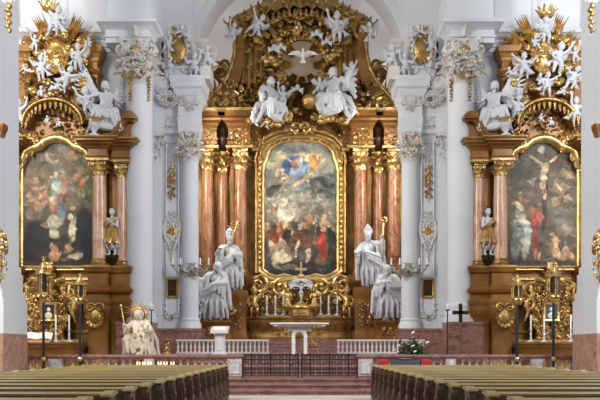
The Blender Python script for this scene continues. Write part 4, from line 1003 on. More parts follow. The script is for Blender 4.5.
    def along(m, half, dl, sz, yy):
        for sg in (-1, 1):
            for i in range(len(half)-1):
                (a0, v0), (a1, v1) = half[i], half[i+1]; n = max(1, int(math.hypot(a1-a0, v1-v0)/dl))
                for j in range(n):
                    t = (j+.5)/n; a = a0+(a1-a0)*t+3.6; v = v0+(v1-v0)*t-1
                    m.leaf((X(sg*a), yy, P.z(v+1.5)), (sg*.25*(1 if j % 2 else -1), -.3, 1), (sg*(.6 if j % 2 else -.6), -1, 0), sz, sz*.6, 1.2, 4); m.ball((X(sg*a), yy-.02, P.z(v-1.2)), .06, 6, 4)
    along(m, arch, 5.2, .3, y0-.38); part('frame_leaves', m, 'brightgold', A)
    # outer band of the frame reaching to the columns
    o2 = [(44, 272), (44, 165), (45, 157), (43, 150), (41, 143), (35, 136), (25, 131), (12, 128.6), (0, 128)]
    pts = [(X(-a), P.z(v)) for a, v in o2]+[(X(a), P.z(v)) for a, v in o2[::-1][1:]]
    part('outer_moulding', MB().frame(pts[::-1], [(-.22, y0+0), (-.22, y0-.16), (-.08, y0-.2), (.0, y0-.36), (.1, y0-.4), (.16, y0-.3), (.16, y0)][::1], False), 'gold', A, 40)
    m = MB()
    ornament(m, X(0), P.z(127), 36*s_, 12*s_, y0-.5, 66, 22, .9, True, .15, .6)
    for sg in (-1, 1): ornament(m, X(sg*41), P.z(140), 12*s_, 18*s_, y0-.42, 67, 14, .8, False, .15, .6); ornament(m, X(sg*41.5), P.z(155), 8*s_, 14*s_, y0-.42, 68, 10, .8, False, .15, .6)
    m.scroll((X(-5), P.z(127)), .36, 1.2, 0, 1, .09, y0-.6); m.scroll((X(5), P.z(127)), .36, 1.2, PI, -1, .09, y0-.6)
    part('crest', m, 'brightgold', A)
    # predella and reredos above the mensa
    m = MB(); cur = [(50, 335), (50, 282), (45, 277), (38, 275), (30, 278), (22, 281), (12, 279), (0, 276)]
    m.prism([(X(-a), P.z(v)) for a, v in cur]+[(X(a), P.z(v)) for a, v in cur[::-1][1:]], y0-.6, y0-.1); part('predella', m, 'oldgold', T)
    m = MB(); pts = [(X(-a), P.z(v)) for a, v in cur[1:]]+[(X(a), P.z(v)) for a, v in cur[1:][::-1][1:]]
    m.frame(pts[::-1], [(-.18, y0-.3), (-.2, y0-.72), (-.05, y0-.82), (.08, y0-.78), (.1, y0-.3)], False); 
    for sg in (-1, 1):
        relief_field(m, min(X(sg*2), X(sg*48)), max(X(sg*2), X(sg*48)), P.z(316), P.z(283), y0-.62, 171, 5.6*s_, .16)
        m.scroll((X(sg*42), P.z(285)), .55, 1.4, PI/2, sg, .13, y0-.75); m.scroll((X(sg*20), P.z(288)), .5, 1.4, PI/2, -sg, .12, y0-.75)
        ornament(m, X(sg*31), P.z(290), 26*s_, 22*s_, y0-.66, 80, 30, .65, False, .2, .6); ornament(m, X(sg*45), P.z(306), 14*s_, 32*s_, y0-.66, 81, 24, .75, False, .2, .6); ornament(m, X(sg*14), P.z(290), 14*s_, 24*s_, y0-.66, 82, 18, .75, False, .2, .6)
    part('predella_ornament', m, 'brightgold', T)
    # altar block
    z1 = P.z(318); m = MB(); 
    pp = [(X(-51), y0-.6), (X(-51), y0-1.5), (X(-40), y0-1.7), (X(-24), y0-2.0), (X(24), y0-2.0), (X(40), y0-1.7), (X(51), y0-1.5), (X(51), y0-.6)]
    h = z1-FL
    m.sweep(pp, [(-.5, FL), (.0, FL), (.02, FL+.1*h), (-.05, FL+.14*h), (-.14, FL+.3*h), (-.1, FL+.5*h), (.06, FL+.66*h), (.12, FL+.74*h), (.14, FL+.8*h), (.06, FL+.82*h), (.08, FL+.9*h), (.24, FL+.93*h), (.26, z1), (-.5, z1)])
    m.prism([(x, y) for x, y in pp], z1-.1, z1, 'xy'); m.prism([(x*.98, y+.12) for x, y in pp], FL, z1-.1, 'xy')
    Mn = thing('altar_mensa', (X(0), y0-1.3, FL), 'gilded and carved altar block at the foot of the high altar', 'altar'); part('block', m, 'gold', Mn, 30)
    m = MB(); relief_field(m, X(-23), X(23), P.z(335), P.z(322), y0-1.97, 90, 4.6*s_, .1); ornament(m, X(0), P.z(329), 18*s_, 14*s_, y0-2.05, 91, 14, .9, True, .12, .6)
    part('carving', m, 'brightgold', Mn)
    part('step_shelf', MB().box(X(-40), X(40), y0-1.35, y0-.55, z1, P.z(316.2)), 'gold', Mn)
    # tabernacle
    zt = P.z(316.2); tb = thing('tabernacle', (X(.5), y0-1.1, zt), 'domed gilded tabernacle in the middle of the high altar under the crucifix', 'tabernacle'); x = X(.5)
    part('cabinet', MB().sweep([(x-.7, y0-.7), (x-.62, y0-1.3), (x-.42, y0-1.5), (x+.42, y0-1.5), (x+.62, y0-1.3), (x+.7, y0-.7)], [(-.3, zt), (.06, zt), (.06, zt+.08), (0, zt+.12), (0, P.z(310)), (.08, P.z(309)), (.1, P.z(308)), (-.3, P.z(308))]).lathe(x, y0-1.1, [(.62, P.z(308)), (.55, P.z(306)), (.4, P.z(304)), (.2, P.z(303)), (.16, P.z(302))], 20), 'brightgold', tb, 30)
    d = part('door', MB().box(x-.26, x+.26, y0-1.55, y0-1.48, zt+.15, P.z(310.3)), 'gold', tb); part('knob', MB().ball((x+.2, y0-1.57, P.z(313)), .035), 'brightgold', d)
    # crucifix with shell canopy
    cr = thing('crucifix', (x, y0-1.1, P.z(302)), 'white crucifix standing on the tabernacle under a white shell canopy', 'crucifix')
    part('cross', MB().box(x-.06, x+.06, y0-1.12, y0-1.02, P.z(302.5), P.z(281)).box(x-.42, x+.42, y0-1.11, y0-1.03, P.z(288.8), P.z(287)), 'darkwood', cr)
    c_ = bpy.data.objects.new('corpus', FIG['corpus']); C.objects.link(c_); c_.parent = cr; H = 19*s_; c_.scale = (H, H, H); c_.location = (0, -.1, P.z(303)-P.z(302)+.04)
    can = thing('shell_canopy', (x, y0-.6, P.z(291)), 'white shell canopy over the crucifix, crowned by a small gold cross', 'canopy')
    m = MB()
    for i in range(13):
        a = PI*i/12; c0 = Vector((x, y0-.7, P.z(286.5)))
        m.chain([c0, c0+Vector((math.cos(a)*.35, -.15-.2*math.sin(a), math.sin(a)*.3)), c0+Vector((math.cos(a)*.68, -.30*math.sin(a), math.sin(a)*.5-.02))], [.08, .09, .06], 6)
    for i in range(7): m.leaf((x+(i-3)*.16, y0-1.0, P.z(284.5)), ((i-3)*.1, -.2, -1), (0, -1, 0), .35, .2, 1.0, 4)
    m.cap((x-.6, y0-.9, P.z(285.5)), (x+.6, y0-.9, P.z(285.5)), .09, .09, 8); part('shell', m, 'stucco', can)
    part('cross', MB().box(x-.05, x+.05, y0-.98, y0-.9, P.z(279), P.z(262)).box(x-.32, x+.32, y0-.97, y0-.91, P.z(270.5), P.z(268.3)).ball((x, y0-.94, P.z(277)), .2).box(x-.1, x+.1, y0-.95, y0-.12, P.z(281), P.z(277)), 'brightgold', can)
    # candlesticks
    cs = [267, 275.5, 283.5, 320.5, 328.5, 337]
    zc = P.z(316.2); lab = ['silver candlestick at the far left of the row on the high altar', 'second silver candlestick from the left on the high altar', 'silver candlestick just left of the golden angels beside the tabernacle', 'silver candlestick just right of the golden angels beside the tabernacle', 'second silver candlestick from the right on the high altar', 'silver candlestick at the far right of the row on the high altar']
    c0 = candlestick('candlestick', (P.x(cs[0]), y0-1.1, zc), 12.5*s_, lab[0], 'silver', 8*s_)
    for u, l in zip(cs[1:], lab[1:]): dup(c0, (P.x(u), y0-1.1, zc), l)
    # gilded angels beside tabernacle
    for (u, v, h, key, fl, w) in ((287.5, 301, 26, 'genius', False, 'left of the tabernacle, inside the candlesticks'), (314.5, 301, 26, 'genius', True, 'right of the tabernacle, inside the candlesticks'), (254, 302, 30, 'putto_stand', False, 'at the left end of the high altar, outside the candlesticks'), (347, 302, 30, 'putto_stand', True, 'at the right end of the high altar, outside the candlesticks')):
        fig('angel_figure' if key == 'genius' else 'putto', key, P, u, v, h, 'gilded %s %s' % ('angel' if key == 'genius' else 'putto', w), 'statue', 'golden figures on the high altar', y=-.4 if h < 28 else -.75, mat='brightgold', flip=fl, wings=None)
    # Trinity and attending putti
    fig('seated_figure', 'seated_a', P, 268, 99, 57, 'white bearded seated figure in flowing robes on the left of the radiance', 'statue', y=-1.0, rz=.85, cz=.38)
    fig('seated_figure', 'seated_b', P, 336, 92, 63, 'white bearded seated figure with billowing cloak on the right of the radiance', 'statue', y=-1.0, rz=-.75, cz=.38)
    pl = [(283, 97, 22, 'climb', False, 0, 'white putto leaning against the knees of the left seated figure'), (320, 84, 18, 'sit', True, 0, 'white putto behind the left shoulder of the right seated figure'),
          (349, 72, 20, 'climb', True, .3, 'white putto with billowing cloth behind the right seated figure'), (257, 25, 24, 'fly', False, .7, 'white putto flying above the left golden curtain'), (337, 27, 30, 'stand', True, 0, 'white putto standing above the right golden curtain'),
          (233, 33, 20, 'climb', False, .2, 'white putto perched outside the top left volute of the high altar'), (371, 30, 22, 'sit', True, -.2, 'white putto perched outside the top right volute of the high altar'),
          (267, 118, 22, 'fly', False, .9, 'white putto hovering at the top left of the big arched frame')]
    for (u, v, h, k, fl, ti, l) in pl: fig('putto', 'putto_'+k, P, u, v, h, l, 'putto', 'white putti on the high altar', y=-.9, tilt=ti, flip=fl, wings='small')
    for (u, v, h, l) in ((274, 48, 8, 'left of the radiance, the lower of two white cherub heads'), (281, 46, 7, 'touching the left rim of the radiance'), (317, 33, 8, 'at the top right rim of the radiance'), (297.5, 88, 8, 'just below the radiance between the dark rays'), (327, 41, 7, 'right of the radiance beside the golden cloud'), (343, 103, 9, 'at the right knee of the right seated figure'), (318, 104, 7, 'right beside the gilded globe')):
        fig('cherub_head', 'cherub', P, u, v, h*.95, 'small white winged cherub head '+l, 'cherub head', 'white cherub heads on the high altar', y=-.95, tilt=.1)
    # church fathers on their pedestals
    Q = Pl(37.6)
    def stand(name, u0, u1, v0, y0_, y1_, zb, lab):
        t = thing(name, ((Q.x(u0)+Q.x(u1))/2, (y0_+y1_)/2, zb), lab, 'pedestal'); a, b = Q.x(u0), Q.x(u1); z = Q.z(v0)
        part('block', MB().sweep([(a, y1_), (a, y0_), (b, y0_), (b, y1_)], ped_prof(zb, z, .09, .4)).box(a+.1, b-.1, y0_+.1, y1_, zb, z-.02), 'wood', t, 30)
        m = relief_field(MB(), a+.2, b-.2, zb+(z-zb)*.26, zb+(z-zb)*.74, y0_-.03, 77, .2, .06, .75); part('carved_panel', m, 'gold', t)
    stand('statue_pedestal', 219, 246, 291, 37.1, 38.3, 1.9, 'tall gilded wooden pedestal under the pope statue left of the high altar')
    stand('statue_pedestal', 355, 384, 288, 37.1, 38.3, 1.9, 'tall gilded wooden pedestal under the mitred bishop statue right of the high altar')
    Q2 = Pl(36.3)
    for a, b, l in ((203, 231, 'low wooden pedestal under the front white statue left of the high altar'), (375, 401, 'low wooden pedestal under the front white statue right of the high altar')):
        t = thing('statue_pedestal', (Q2.x((a+b)/2), 36.3, 1.9), l, 'pedestal'); x0, x1 = Q2.x(a), Q2.x(b); z = Q2.z(321)
        part('block', MB().sweep([(x0, 36.9), (x0, 35.7), (x1, 35.7), (x1, 36.9)], ped_prof(1.9, z, .09, .4)).box(x0+.1, x1-.1, 35.8, 36.9, 1.9, z-.02), 'wood', t, 30)
        m = relief_field(MB(), x0+.2, x1-.2, 1.9+(z-1.9)*.28, 1.9+(z-1.9)*.74, 35.68, 78, .2, .06, .75); part('carved_panel', m, 'gold', t)
    o = fig('statue', 'pope', Q, 229, 291, 56, 'white pope statue with tall tiara and gold triple cross beside the red columns', 'statue', y=.0, rz=.25, cz=.0, sx=1.13)
    m = MB(); m.cap((-.2, -.2, .60), (-.02, -.16, 1.22), .012, .012, 6)
    for k, w in ((.80, .11), (.88, .085), (.96, .06)): c0 = Vector((-.2, -.2, .60)).lerp(Vector((-.02, -.16, 1.22)), k); m.cap(c0+Vector((-w, 0, w*.25)), c0+Vector((w, 0, -w*.25)), .011, .011, 6)
    m.xf(Matrix.Translation((.13, 0, 0))); sub('papal_cross', m, 'brightgold', o)
    o = fig('statue', 'bishop', Q, 373, 288, 57, 'white bishop statue with two-horned mitre and gold crozier beside the red columns', 'statue', y=.0, rz=-.2, cz=.0, tilt=-.07, sx=1.13)
    m = MB(); m.cap((.19, -.12, .45), (.24, -.10, 1.10), .012, .012, 6); st_ = len(m.v); m.scroll((0, 0), .055, 1.3, -PI*.6, 1, .015, 0, 18); m.xf(Matrix.Translation((.245, -.1, 1.15)), st_); sub('crozier', m, 'brightgold', o)
    fig('statue', 'doctor', Q2, 216.5, 321, 60, 'white robed statue on a low pedestal in front of and below the pope statue', 'statue', y=-.02, rz=-.1, cz=.0, sx=1.13)
    o = fig('statue', 'scholar', Q2, 387.5, 321, 57, 'white robed statue holding a book, in front of and below the mitred bishop statue', 'statue', y=-.02, rz=.1, cz=.0, sx=1.13)
    m = MB(); m.cap((.2, -.05, .1), (.28, -.02, 1.12), .012, .012, 6); sub('staff', m, 'brightgold', o)
    for (u, v, fl, l) in ((203, 309, False, 'white putto crouching beside the left front statue at the foot of the high altar'), (402, 309, True, 'white putto crouching beside the right front statue at the foot of the high altar')):
        fig('putto', 'putto_climb', Q2, u, v, 22, l, 'putto', 'putti beside the front statues', y=-.25, flip=fl, cz=.5)

def candlestick(name, loc, h, label, mat, ch, group='altar candlesticks'):
    t = thing(name, loc, label, 'candlestick', group)
    x, y, z = loc; r = h*.27
    m = MB()
    for i in range(3):
        a = -PI/2+2*PI*i/3; m.leaf((x+.3*r*math.cos(a), y+.3*r*math.sin(a), z+.16*h), (math.cos(a), math.sin(a), -.5), (math.cos(a)*.3, math.sin(a)*.3, 1), r*1.1, r*.9, .9, 4); m.ball((x+r*math.cos(a), y+r*math.sin(a), z+.03*h), r*.22, 6, 4)
    m.lathe(x, y, [(r*.75, z+.03*h), (r*.7, z+.1*h), (r*.45, z+.18*h), (r*.25, z+.24*h)], 12); part('foot', m, mat, t)
    part('stem', MB().lathe(x, y, [(r*q, z+w*h) for q, w in ((.22, .22), (.22, .28), (.4, .32), (.4, .36), (.2, .4), (.26, .5), (.34, .6), (.2, .68), (.17, .74), (.35, .78), (.2, .82), (.2, .9))], 12), mat, t)
    part('drip_pan', MB().lathe(x, y, [(r*.2, z+.9*h), (r*.5, z+.94*h), (r*.62, z+.98*h), (r*.62, z+h), (r*.2, z+h)], 12), mat, t)
    part('candle', MB().lathe(x, y, [(r*.24, z+h), (r*.23, z+h+ch*.95), (r*.1, z+h+ch)], 10), 'wax', t)
    return t
# ------------------------------------------------------------------ side altars
def side_altar(sg):
    P = Pl(29.7); uc = 54 if sg > 0 else 546; y0 = 30.3; s_ = P.s; FL = .48
    side = 'left' if sg > 0 else 'right'
    X = lambda a: P.x(uc+sg*a)             # a grows towards the nave axis
    T = thing('side_altar', (X(0), y0, FL), 'gilded brown wooden side altar with marble columns on the %s of the church' % side, 'altar')
    part('back_wall', MB().prism([(X(a), P.z(v)) for a, v in ((-74, 347), (-74, 118), (-36, 112), (36, 112), (74, 118), (74, 347))], y0, y0+.45), 'wood', T)
    half = [(33, 0), (36, 0), (36, .85), (55, .85), (55, .40), (57, .40), (57, .58), (74, .58), (74, -.2)]
    for v0, v1, nm, pr, mt, o in ((372, 306, 'pedestal', ped_prof, 'wood', .14), (306, 266, 'upper_pedestal', None, 'wood', .2)):
        z0 = max(FL, P.z(v0)); z1 = P.z(v1); h = z1-z0; m = MB()
        if pr: prof = ped_prof(z0, z1, o, .8)
        else: prof = [(-.8, z0), (.14, z0), (.18, z0+.06*h), (.18, z0+.12*h), (.08, z0+.2*h), (.02, z0+.28*h), (.18, z0+.34*h), (.22, z0+.4*h), (.12, z0+.46*h), (.02, z0+.52*h), (.02, z0+.8*h), (.12, z0+.84*h), (.15, z0+.9*h), (.18, z0+.95*h), (.16, z1), (-.8, z1)]
        sweep_half(m, P, uc, half, prof, y0); part(nm, m, mt, T, 30)
    for k in (-1, 1):
        column(T, X(k*45), y0-.48, P.z(266), P.z(160), 6.9*s_, 'palemarble', 'brightgold', 'gold', 16*s_, 8*s_)
        column(T, X(k*65.5), y0-.26, P.z(266), P.z(163), 5.4*s_, 'palemarble', 'brightgold', 'gold', 14*s_, 7*s_)
        m = MB().box(X(k*57)-.16, X(k*57)+.16, y0-.16, y0, P.z(266), P.z(160)); m.box(X(k*72.5)-.06, X(k*72.5)+.06, y0-.2, y0, P.z(266), P.z(160)); part('pilaster', m, 'wood', T)
        # gilded cartouche on the pedestal
        m = MB(); m.ball((X(k*44), y0-.95, P.z(317)), (.24, .1, .33), 14, 10)
        for i in range(14):
            a = 2*PI*i/14; m.leaf((X(k*44)+.22*math.cos(a), y0-.95, P.z(317)+.3*math.sin(a)), (math.cos(a), -.2, math.sin(a)), (0, -1, .3), .3, .22, 1.5, 5)
        m.scroll((X(k*44)-.2, P.z(308)), .2, 1.3, 0, 1, .06, y0-1.0, 14); m.scroll((X(k*44)+.2, P.z(308)), .2, 1.3, PI, -1, .06, y0-1.0, 14)
        part('cartouche', m, 'gold', T)
    m = MB(); ent = [(34, 0), (34, .25), (35.5, .25), (35.5, .82), (54.5, .82), (54.5, .36), (57, .36), (57, .56), (73.5, .56), (73.5, -.2)]
    sweep_half(m, P, uc, ent, entab_prof(P.z(163), P.z(140), .5, .8), y0); part('entablature', m, 'wood', T, 30)
    for k in (-1, 1):
        pts = [(P.x(uc+k*a), y0-f) for a, f in ent[1:]]; pts = pts if k > 0 else pts[::-1]
        m = MB().sweep(pts, [(.45, P.z(141.6)), (.52, P.z(141.6)), (.54, P.z(140.3)), (.45, P.z(139.8))]); m.sweep(pts, [(.0, P.z(161.5)), (.07, P.z(161.5)), (.08, P.z(159.8)), (0, P.z(159.4))])
        part('gilt_moulding', m, 'brightgold', T)
        # broken pediment: S-curved volute piece that ends in an outward scroll
        q = [(46, 140), (47, 135), (52, 133), (58, 134), (62, 131), (64, 125), (67, 119), (72, 115), (77, 114), (82, 117), (82.5, 121), (78, 124), (76, 130), (77, 140)]
        m = MB().prism([(X(k*a), P.z(v)) for a, v in q], y0-.62, y0+.05); part('pediment', m, 'wood', T, 40)
        m = MB()
        for (dy, off) in ((-.66, 0), (-.85, 2.6), (-.75, 5.5)):
            m.tube([(X(k*(a+off*.15)), y0+dy, P.z(v+off)) for a, v in ((48, 136), (54, 134.5), (59, 134), (63, 129), (66, 122), (70, 117), (75, 114.5), (81, 117))], .11, 8)
        m.prism([(X(k*a), P.z(v)) for a, v in ((69, 117), (74, 113.4), (80, 114.2), (84, 118), (83, 121), (78, 121), (71, 121))], y0-1.0, y0+.05)
        part('pediment_moulding', m, 'wood', T, 40)
        # upper pilaster with cornice and urn
        m = MB(); c = k*35; m.box(X(c)-.24, X(c)+.24, y0-.2, y0+.4, P.z(128), P.z(42)); pts = [(X(c)-.26, y0+.4), (X(c)-.26, y0-.22), (X(c)+.26, y0-.22), (X(c)+.26, y0+.4)]
        m.sweep(pts, cornice_prof(P.z(58), P.z(43), .24, .2)); m.sweep(pts, cornice_prof(P.z(70), P.z(66), .1, .2)); part('attic_pilaster', m, 'wood', T, 40)
        part('urn', urn(MB(), X(c), y0+.05, P.z(43), .6), 'gold', T)
    # attic panel
    hp = [(36, 118), (35, 70), (32, 45), (27, 32), (20, 26), (10, 26), (0, 22)]
    m = MB().prism([(X(-a), P.z(v)) for a, v in hp]+[(X(a), P.z(v)) for a, v in hp[::-1][1:]], y0+.02, y0+.5); part('attic_back', m, 'wood', T)
    # canopy arch with tassels above a shell niche
    m = MB(); n = 30; rings = []
    for j, (rr_, yy) in enumerate(((33, y0), (33, y0-.75), (31.5, y0-.85), (29.5, y0-.8), (28, y0-.7), (27, y0))):
        rings.append([(X(rr_*math.cos(PI*(1-i/n))), yy, P.z(126-(rr_-5)*math.sin(PI*i/n)+0)) for i in range(n+1)])
    m.grid(rings, False, False); part('canopy_arch', m, 'wood', T, 40)
    m = MB()
    for i in range(16):
        t = PI*(i+.5)/16; p = (X(27.5*math.cos(t)), y0-.72, P.z(126-22.5*math.sin(t)))
        m.cap(p, (p[0], p[1], p[2]-.17), .085, .05, 6); m.ball((p[0], p[1]-.02, p[2]-.24), .045, 6, 4)
    m.tube([(X(30*math.cos(PI*i/n)), y0-.85, P.z(126-25*math.sin(PI*i/n))) for i in range(n+1)], .06, 8); part('tassel_fringe', m, 'gold', T)
    part('niche_relief', relief_field(MB(), min(X(-25), X(25)), max(X(-25), X(25)), P.z(133), P.z(104), y0-.06, 37, 5*s_, .1, .6, lambda x, z: math.hypot(x-X(0), (z-P.z(130))*1.05)/s_ < 25), 'oldgold', T)  # darker gilding puts the shade of the recess into the colour
    # sunburst
    c = (X(2), P.z(57)); 
    for i, (an, L, sp, k, w) in enumerate(((PI*.5+.45, 53, .22, 6, .2), (PI*.5-.45, 53, .22, 6, .2), (PI*.5+.92, 48, .26, 6, .2), (PI*.5-.92, 48, .26, 6, .2), (PI+.42, 46, .3, 6, .2), (-.42, 46, .3, 6, .2), (PI+.75, 44, .26, 5, .2), (-.75, 44, .26, 5, .2))):
        if sg < 0: an = PI-an
        part('ray_bundle', rays(MB(), c, an, L*s_, sp*1.25, k, w*.62, y0-.3, 10*s_, i), 'brightgold' if i < 4 else 'gold', T)
    m = MB(); m.ball((c[0], y0-.5, c[1]), (.34, .16, .5), 16, 12)
    for i in range(18):
        a = 2*PI*i/18; m.leaf((c[0]+.32*math.cos(a), y0-.5, c[1]+.47*math.sin(a)), (math.cos(a), -.15, math.sin(a)), (0, -1, .2), .38, .28, 1.5, 5)
    ornament(m, c[0], c[1], 16*s_, 24*s_, y0-.66, 17, 16, .7, True, .1, .6); part('medallion', m, 'brightgold', T)
    for i, (a, v, w, h) in enumerate(((-14, 52, 10, 8), (16, 48, 9, 8), (-18, 68, 10, 9), (20, 70, 10, 9), (-10, 82, 11, 8), (12, 86, 11, 8), (-22, 90, 10, 8), (24, 94, 9, 8), (-8, 38, 9, 7), (10, 36, 8, 7), (0, 92, 10, 7), (-26, 58, 8, 7), (28, 60, 8, 7), (-28, 80, 9, 8), (30, 82, 8, 8), (0, 122, 11, 6), (-12, 30, 8, 6))):
        part('cloud', cloud(MB(), (X(a), y0-.45, P.z(v)), w*s_, h*s_, .35, i+31, 8), 'gold' if i % 2 else 'brightgold', T)
    m = relief_field(MB(), min(X(-33), X(33)), max(X(-33), X(33)), P.z(112), P.z(27), y0-.12, 19, 6.4*s_, .3, .6, lambda x, z: abs(x-X(0))/s_ < 35-max(0, 48-(V0-(z-ZC)/s_))*.7, 1.0, c); part('foliage', m, 'gold', T)
    for k in (-1, 1): part('shell_spandrel', relief_field(MB(), min(X(k*30), X(k*46)), max(X(k*30), X(k*46)), P.z(132), P.z(112), y0-.35, 29, 5*s_, .2), 'gold', T)
    # altarpiece
    nm = 'of a blue-veiled woman above robed kneeling figures' if sg > 0 else 'of a crucified man with mourners standing below'
    A = thing('altarpiece', P.p(uc, 266, .5), 'arched painting %s, in the %s side altar' % (nm, side), 'painting')
    arch = [(36, 265), (36, 170), (35.5, 163), (32.5, 158), (31, 153), (27, 149.5), (21, 148), (15.5, 145.5), (11, 141), (5, 139)]
    op = [(-a, v) for a, v in arch]+[(0, 138.6)]+[(a, v) for a, v in arch[::-1]]
    st = []
    R = random.Random(5 if sg > 0 else 6)
    def blob(u, v, ru, rv, an, c_, so=.3): st.append((u, v, ru, rv, an, c_, so))
    if sg > 0:
        for _ in range(20): blob(R.random(), R.uniform(0, .5), R.uniform(.1, .2), R.uniform(.02, .05), R.uniform(-.6, .6), R.choice(((112, 98, 84), (128, 112, 96), (92, 92, 90), (104, 104, 76), (140, 124, 104))), .9)
        blob(.82, .30, .05, .22, 0, (112, 118, 76)); blob(.94, .34, .05, .2, 0, (92, 100, 66)); blob(.27, .24, .04, .14, 0, (108, 98, 72))
        blob(.40, .13, .10, .035, .2, (186, 178, 168)); blob(.42, .11, .07, .03, 0, (132, 110, 96)); blob(.68, .10, .13, .045, .5, (156, 122, 98)); blob(.72, .07, .05, .02, 0, (184, 148, 118)); blob(.58, .05, .08, .03, 0, (140, 138, 136))
        blob(.52, .34, .13, .11, .2, (120, 150, 168)); blob(.47, .26, .035, .02, 0, (196, 156, 124)); blob(.50, .37, .10, .07, .3, (150, 168, 178)); blob(.58, .33, .05, .07, .3, (182, 124, 92)); blob(.56, .28, .025, .015, 0, (200, 160, 126))
        blob(.50, .50, .11, .09, .3, (168, 108, 84)); blob(.56, .54, .06, .08, .2, (92, 116, 148)); blob(.44, .47, .06, .05, -.4, (158, 150, 140)); blob(.60, .45, .03, .06, .1, (120, 58, 46))
        for (u, v) in ((.74, .28), (.82, .27), (.88, .31), (.18, .32), (.12, .40), (.22, .46), (.30, .42), (.16, .52), (.34, .33)): blob(u, v, .045, .022, R.uniform(-.8, .8), (184, 134, 100)); blob(u+.02, v-.02, .02, .013, 0, (198, 150, 116)); blob(u-.02, v+.035, .05, .02, .5, R.choice(((176, 84, 62), (142, 126, 108), (176, 150, 118))))
        for (u, v) in ((.20, .40), (.25, .52), (.12, .58), (.30, .48)): blob(u, v, .08, .035, R.uniform(-.6, .6), R.choice(((164, 136, 110), (146, 110, 90), (118, 104, 98))))
        blob(.24, .76, .22, .13, -.25, (26, 27, 34)); blob(.08, .84, .14, .12, 0, (22, 23, 30)); blob(.32, .66, .05, .025, 0, (158, 120, 96)); blob(.82, .70, .15, .16, .35, (24, 24, 31)); blob(.72, .53, .035, .02, 0, (190, 142, 110)); blob(.70, .70, .06, .11, .12, (206, 198, 184)); blob(.66, .60, .04, .03, .2, (190, 182, 170)); blob(.92, .86, .10, .10, 0, (24, 24, 30))
        blob(.46, .64, .12, .05, .1, (150, 154, 146)); blob(.44, .69, .08, .025, 0, (120, 132, 128)); blob(.45, .74, .09, .04, .1, (174, 168, 152))
        blob(.44, .90, .06, .07, .1, (186, 128, 96)); blob(.40, .83, .03, .02, 0, (190, 138, 106)); blob(.50, .92, .03, .05, .5, (182, 126, 94)); blob(.62, .86, .05, .04, .4, (166, 128, 102)); blob(.74, .92, .11, .025, -.2, (188, 180, 166)); blob(.62, .95, .08, .02, .3, (122, 96, 78)); blob(.5, .985, .55, .025, 0, (44, 36, 34))
        bg = [(0, (108, 98, 88)), (.25, (112, 102, 84)), (.5, (98, 86, 72)), (.7, (62, 56, 52)), (1, (38, 34, 33))]
    else:
        for _ in range(24): blob(R.random(), R.random(), R.uniform(.1, .22), R.uniform(.02, .06), R.uniform(-.6, .6), R.choice(((96, 90, 78), (112, 100, 84), (84, 80, 70), (124, 110, 92), (100, 94, 82))), .9)
        blob(.50, .055, .05, .03, .15, (196, 190, 176), .2); blob(.62, .14, .30, .022, -.02, (78, 58, 46), .2); blob(.54, .40, .035, .36, 0, (74, 62, 54), .3)
        blob(.42, .145, .12, .013, .5, (196, 176, 150)); blob(.66, .135, .12, .013, -.55, (196, 176, 150)); blob(.545, .135, .03, .018, 0, (150, 112, 88)); blob(.54, .21, .05, .06, -.1, (200, 182, 156)); blob(.52, .28, .045, .04, .1, (196, 178, 152)); blob(.53, .29, .06, .02, .3, (206, 200, 190)); blob(.50, .36, .028, .05, .2, (190, 168, 142)); blob(.53, .42, .024, .05, -.2, (186, 164, 138))
        for (u, v) in ((.72, .32), (.82, .36), (.78, .44), (.88, .28), (.80, .25), (.70, .48), (.86, .46)): blob(u, v, .05, .03, R.uniform(-.8, .8), (164, 142, 114)); blob(u, v-.025, .022, .014, 0, (176, 150, 120)); blob(u+.04, v, .06, .015, .5, (146, 136, 120))
        blob(.33, .32, .07, .02, .3, (190, 186, 178)); blob(.38, .30, .05, .015, -.5, (186, 176, 162)); blob(.36, .34, .03, .02, 0, (180, 150, 122))
        blob(.20, .46, .10, .02, .2, (150, 104, 94)); blob(.18, .52, .035, .025, 0, (192, 164, 136)); blob(.18, .54, .06, .055, 0, (206, 198, 180)); blob(.20, .66, .09, .12, .05, (150, 162, 166)); blob(.14, .80, .08, .14, .1, (122, 136, 144)); blob(.27, .80, .05, .14, 0, (166, 172, 170)); blob(.26, .64, .08, .025, .3, (198, 190, 172)); blob(.30, .70, .05, .05, .3, (150, 172, 186))
        blob(.42, .52, .035, .025, 0, (104, 72, 54)); blob(.41, .64, .075, .10, .05, (158, 62, 56)); blob(.40, .78, .06, .10, .05, (146, 54, 48)); blob(.48, .60, .05, .02, -.5, (170, 80, 66)); blob(.41, .90, .02, .05, 0, (178, 140, 110)); blob(.36, .56, .05, .03, .4, (160, 128, 96)); blob(.46, .92, .02, .05, .1, (178, 140, 110))
        blob(.66, .82, .05, .07, .3, (196, 162, 130)); blob(.64, .74, .028, .02, 0, (184, 146, 112)); blob(.70, .90, .05, .05, -.4, (190, 154, 122)); blob(.82, .90, .06, .055, .2, (192, 158, 126)); blob(.83, .82, .028, .02, 0, (180, 142, 110)); blob(.90, .92, .05, .03, -.5, (186, 150, 118)); blob(.60, .82, .05, .02, .8, (168, 140, 112))
        blob(.78, .60, .16, .06, 0, (130, 132, 130), .9); blob(.5, .985, .55, .03, 0, (58, 56, 56)); blob(.85, .70, .12, .05, 0, (142, 142, 138), .9); blob(.15, .25, .2, .1, 0, (78, 84, 78), 1)
        bg = [(0, (84, 74, 64)), (.25, (98, 90, 78)), (.5, (110, 100, 86)), (.75, (100, 90, 78)), (1, (66, 58, 52))]
    paint_canvas('canvas', P, uc, op, y0-.10, st, bg, 8, A, 100, 176)
    path = [(P.x(uc+a), P.z(v)) for a, v in op]
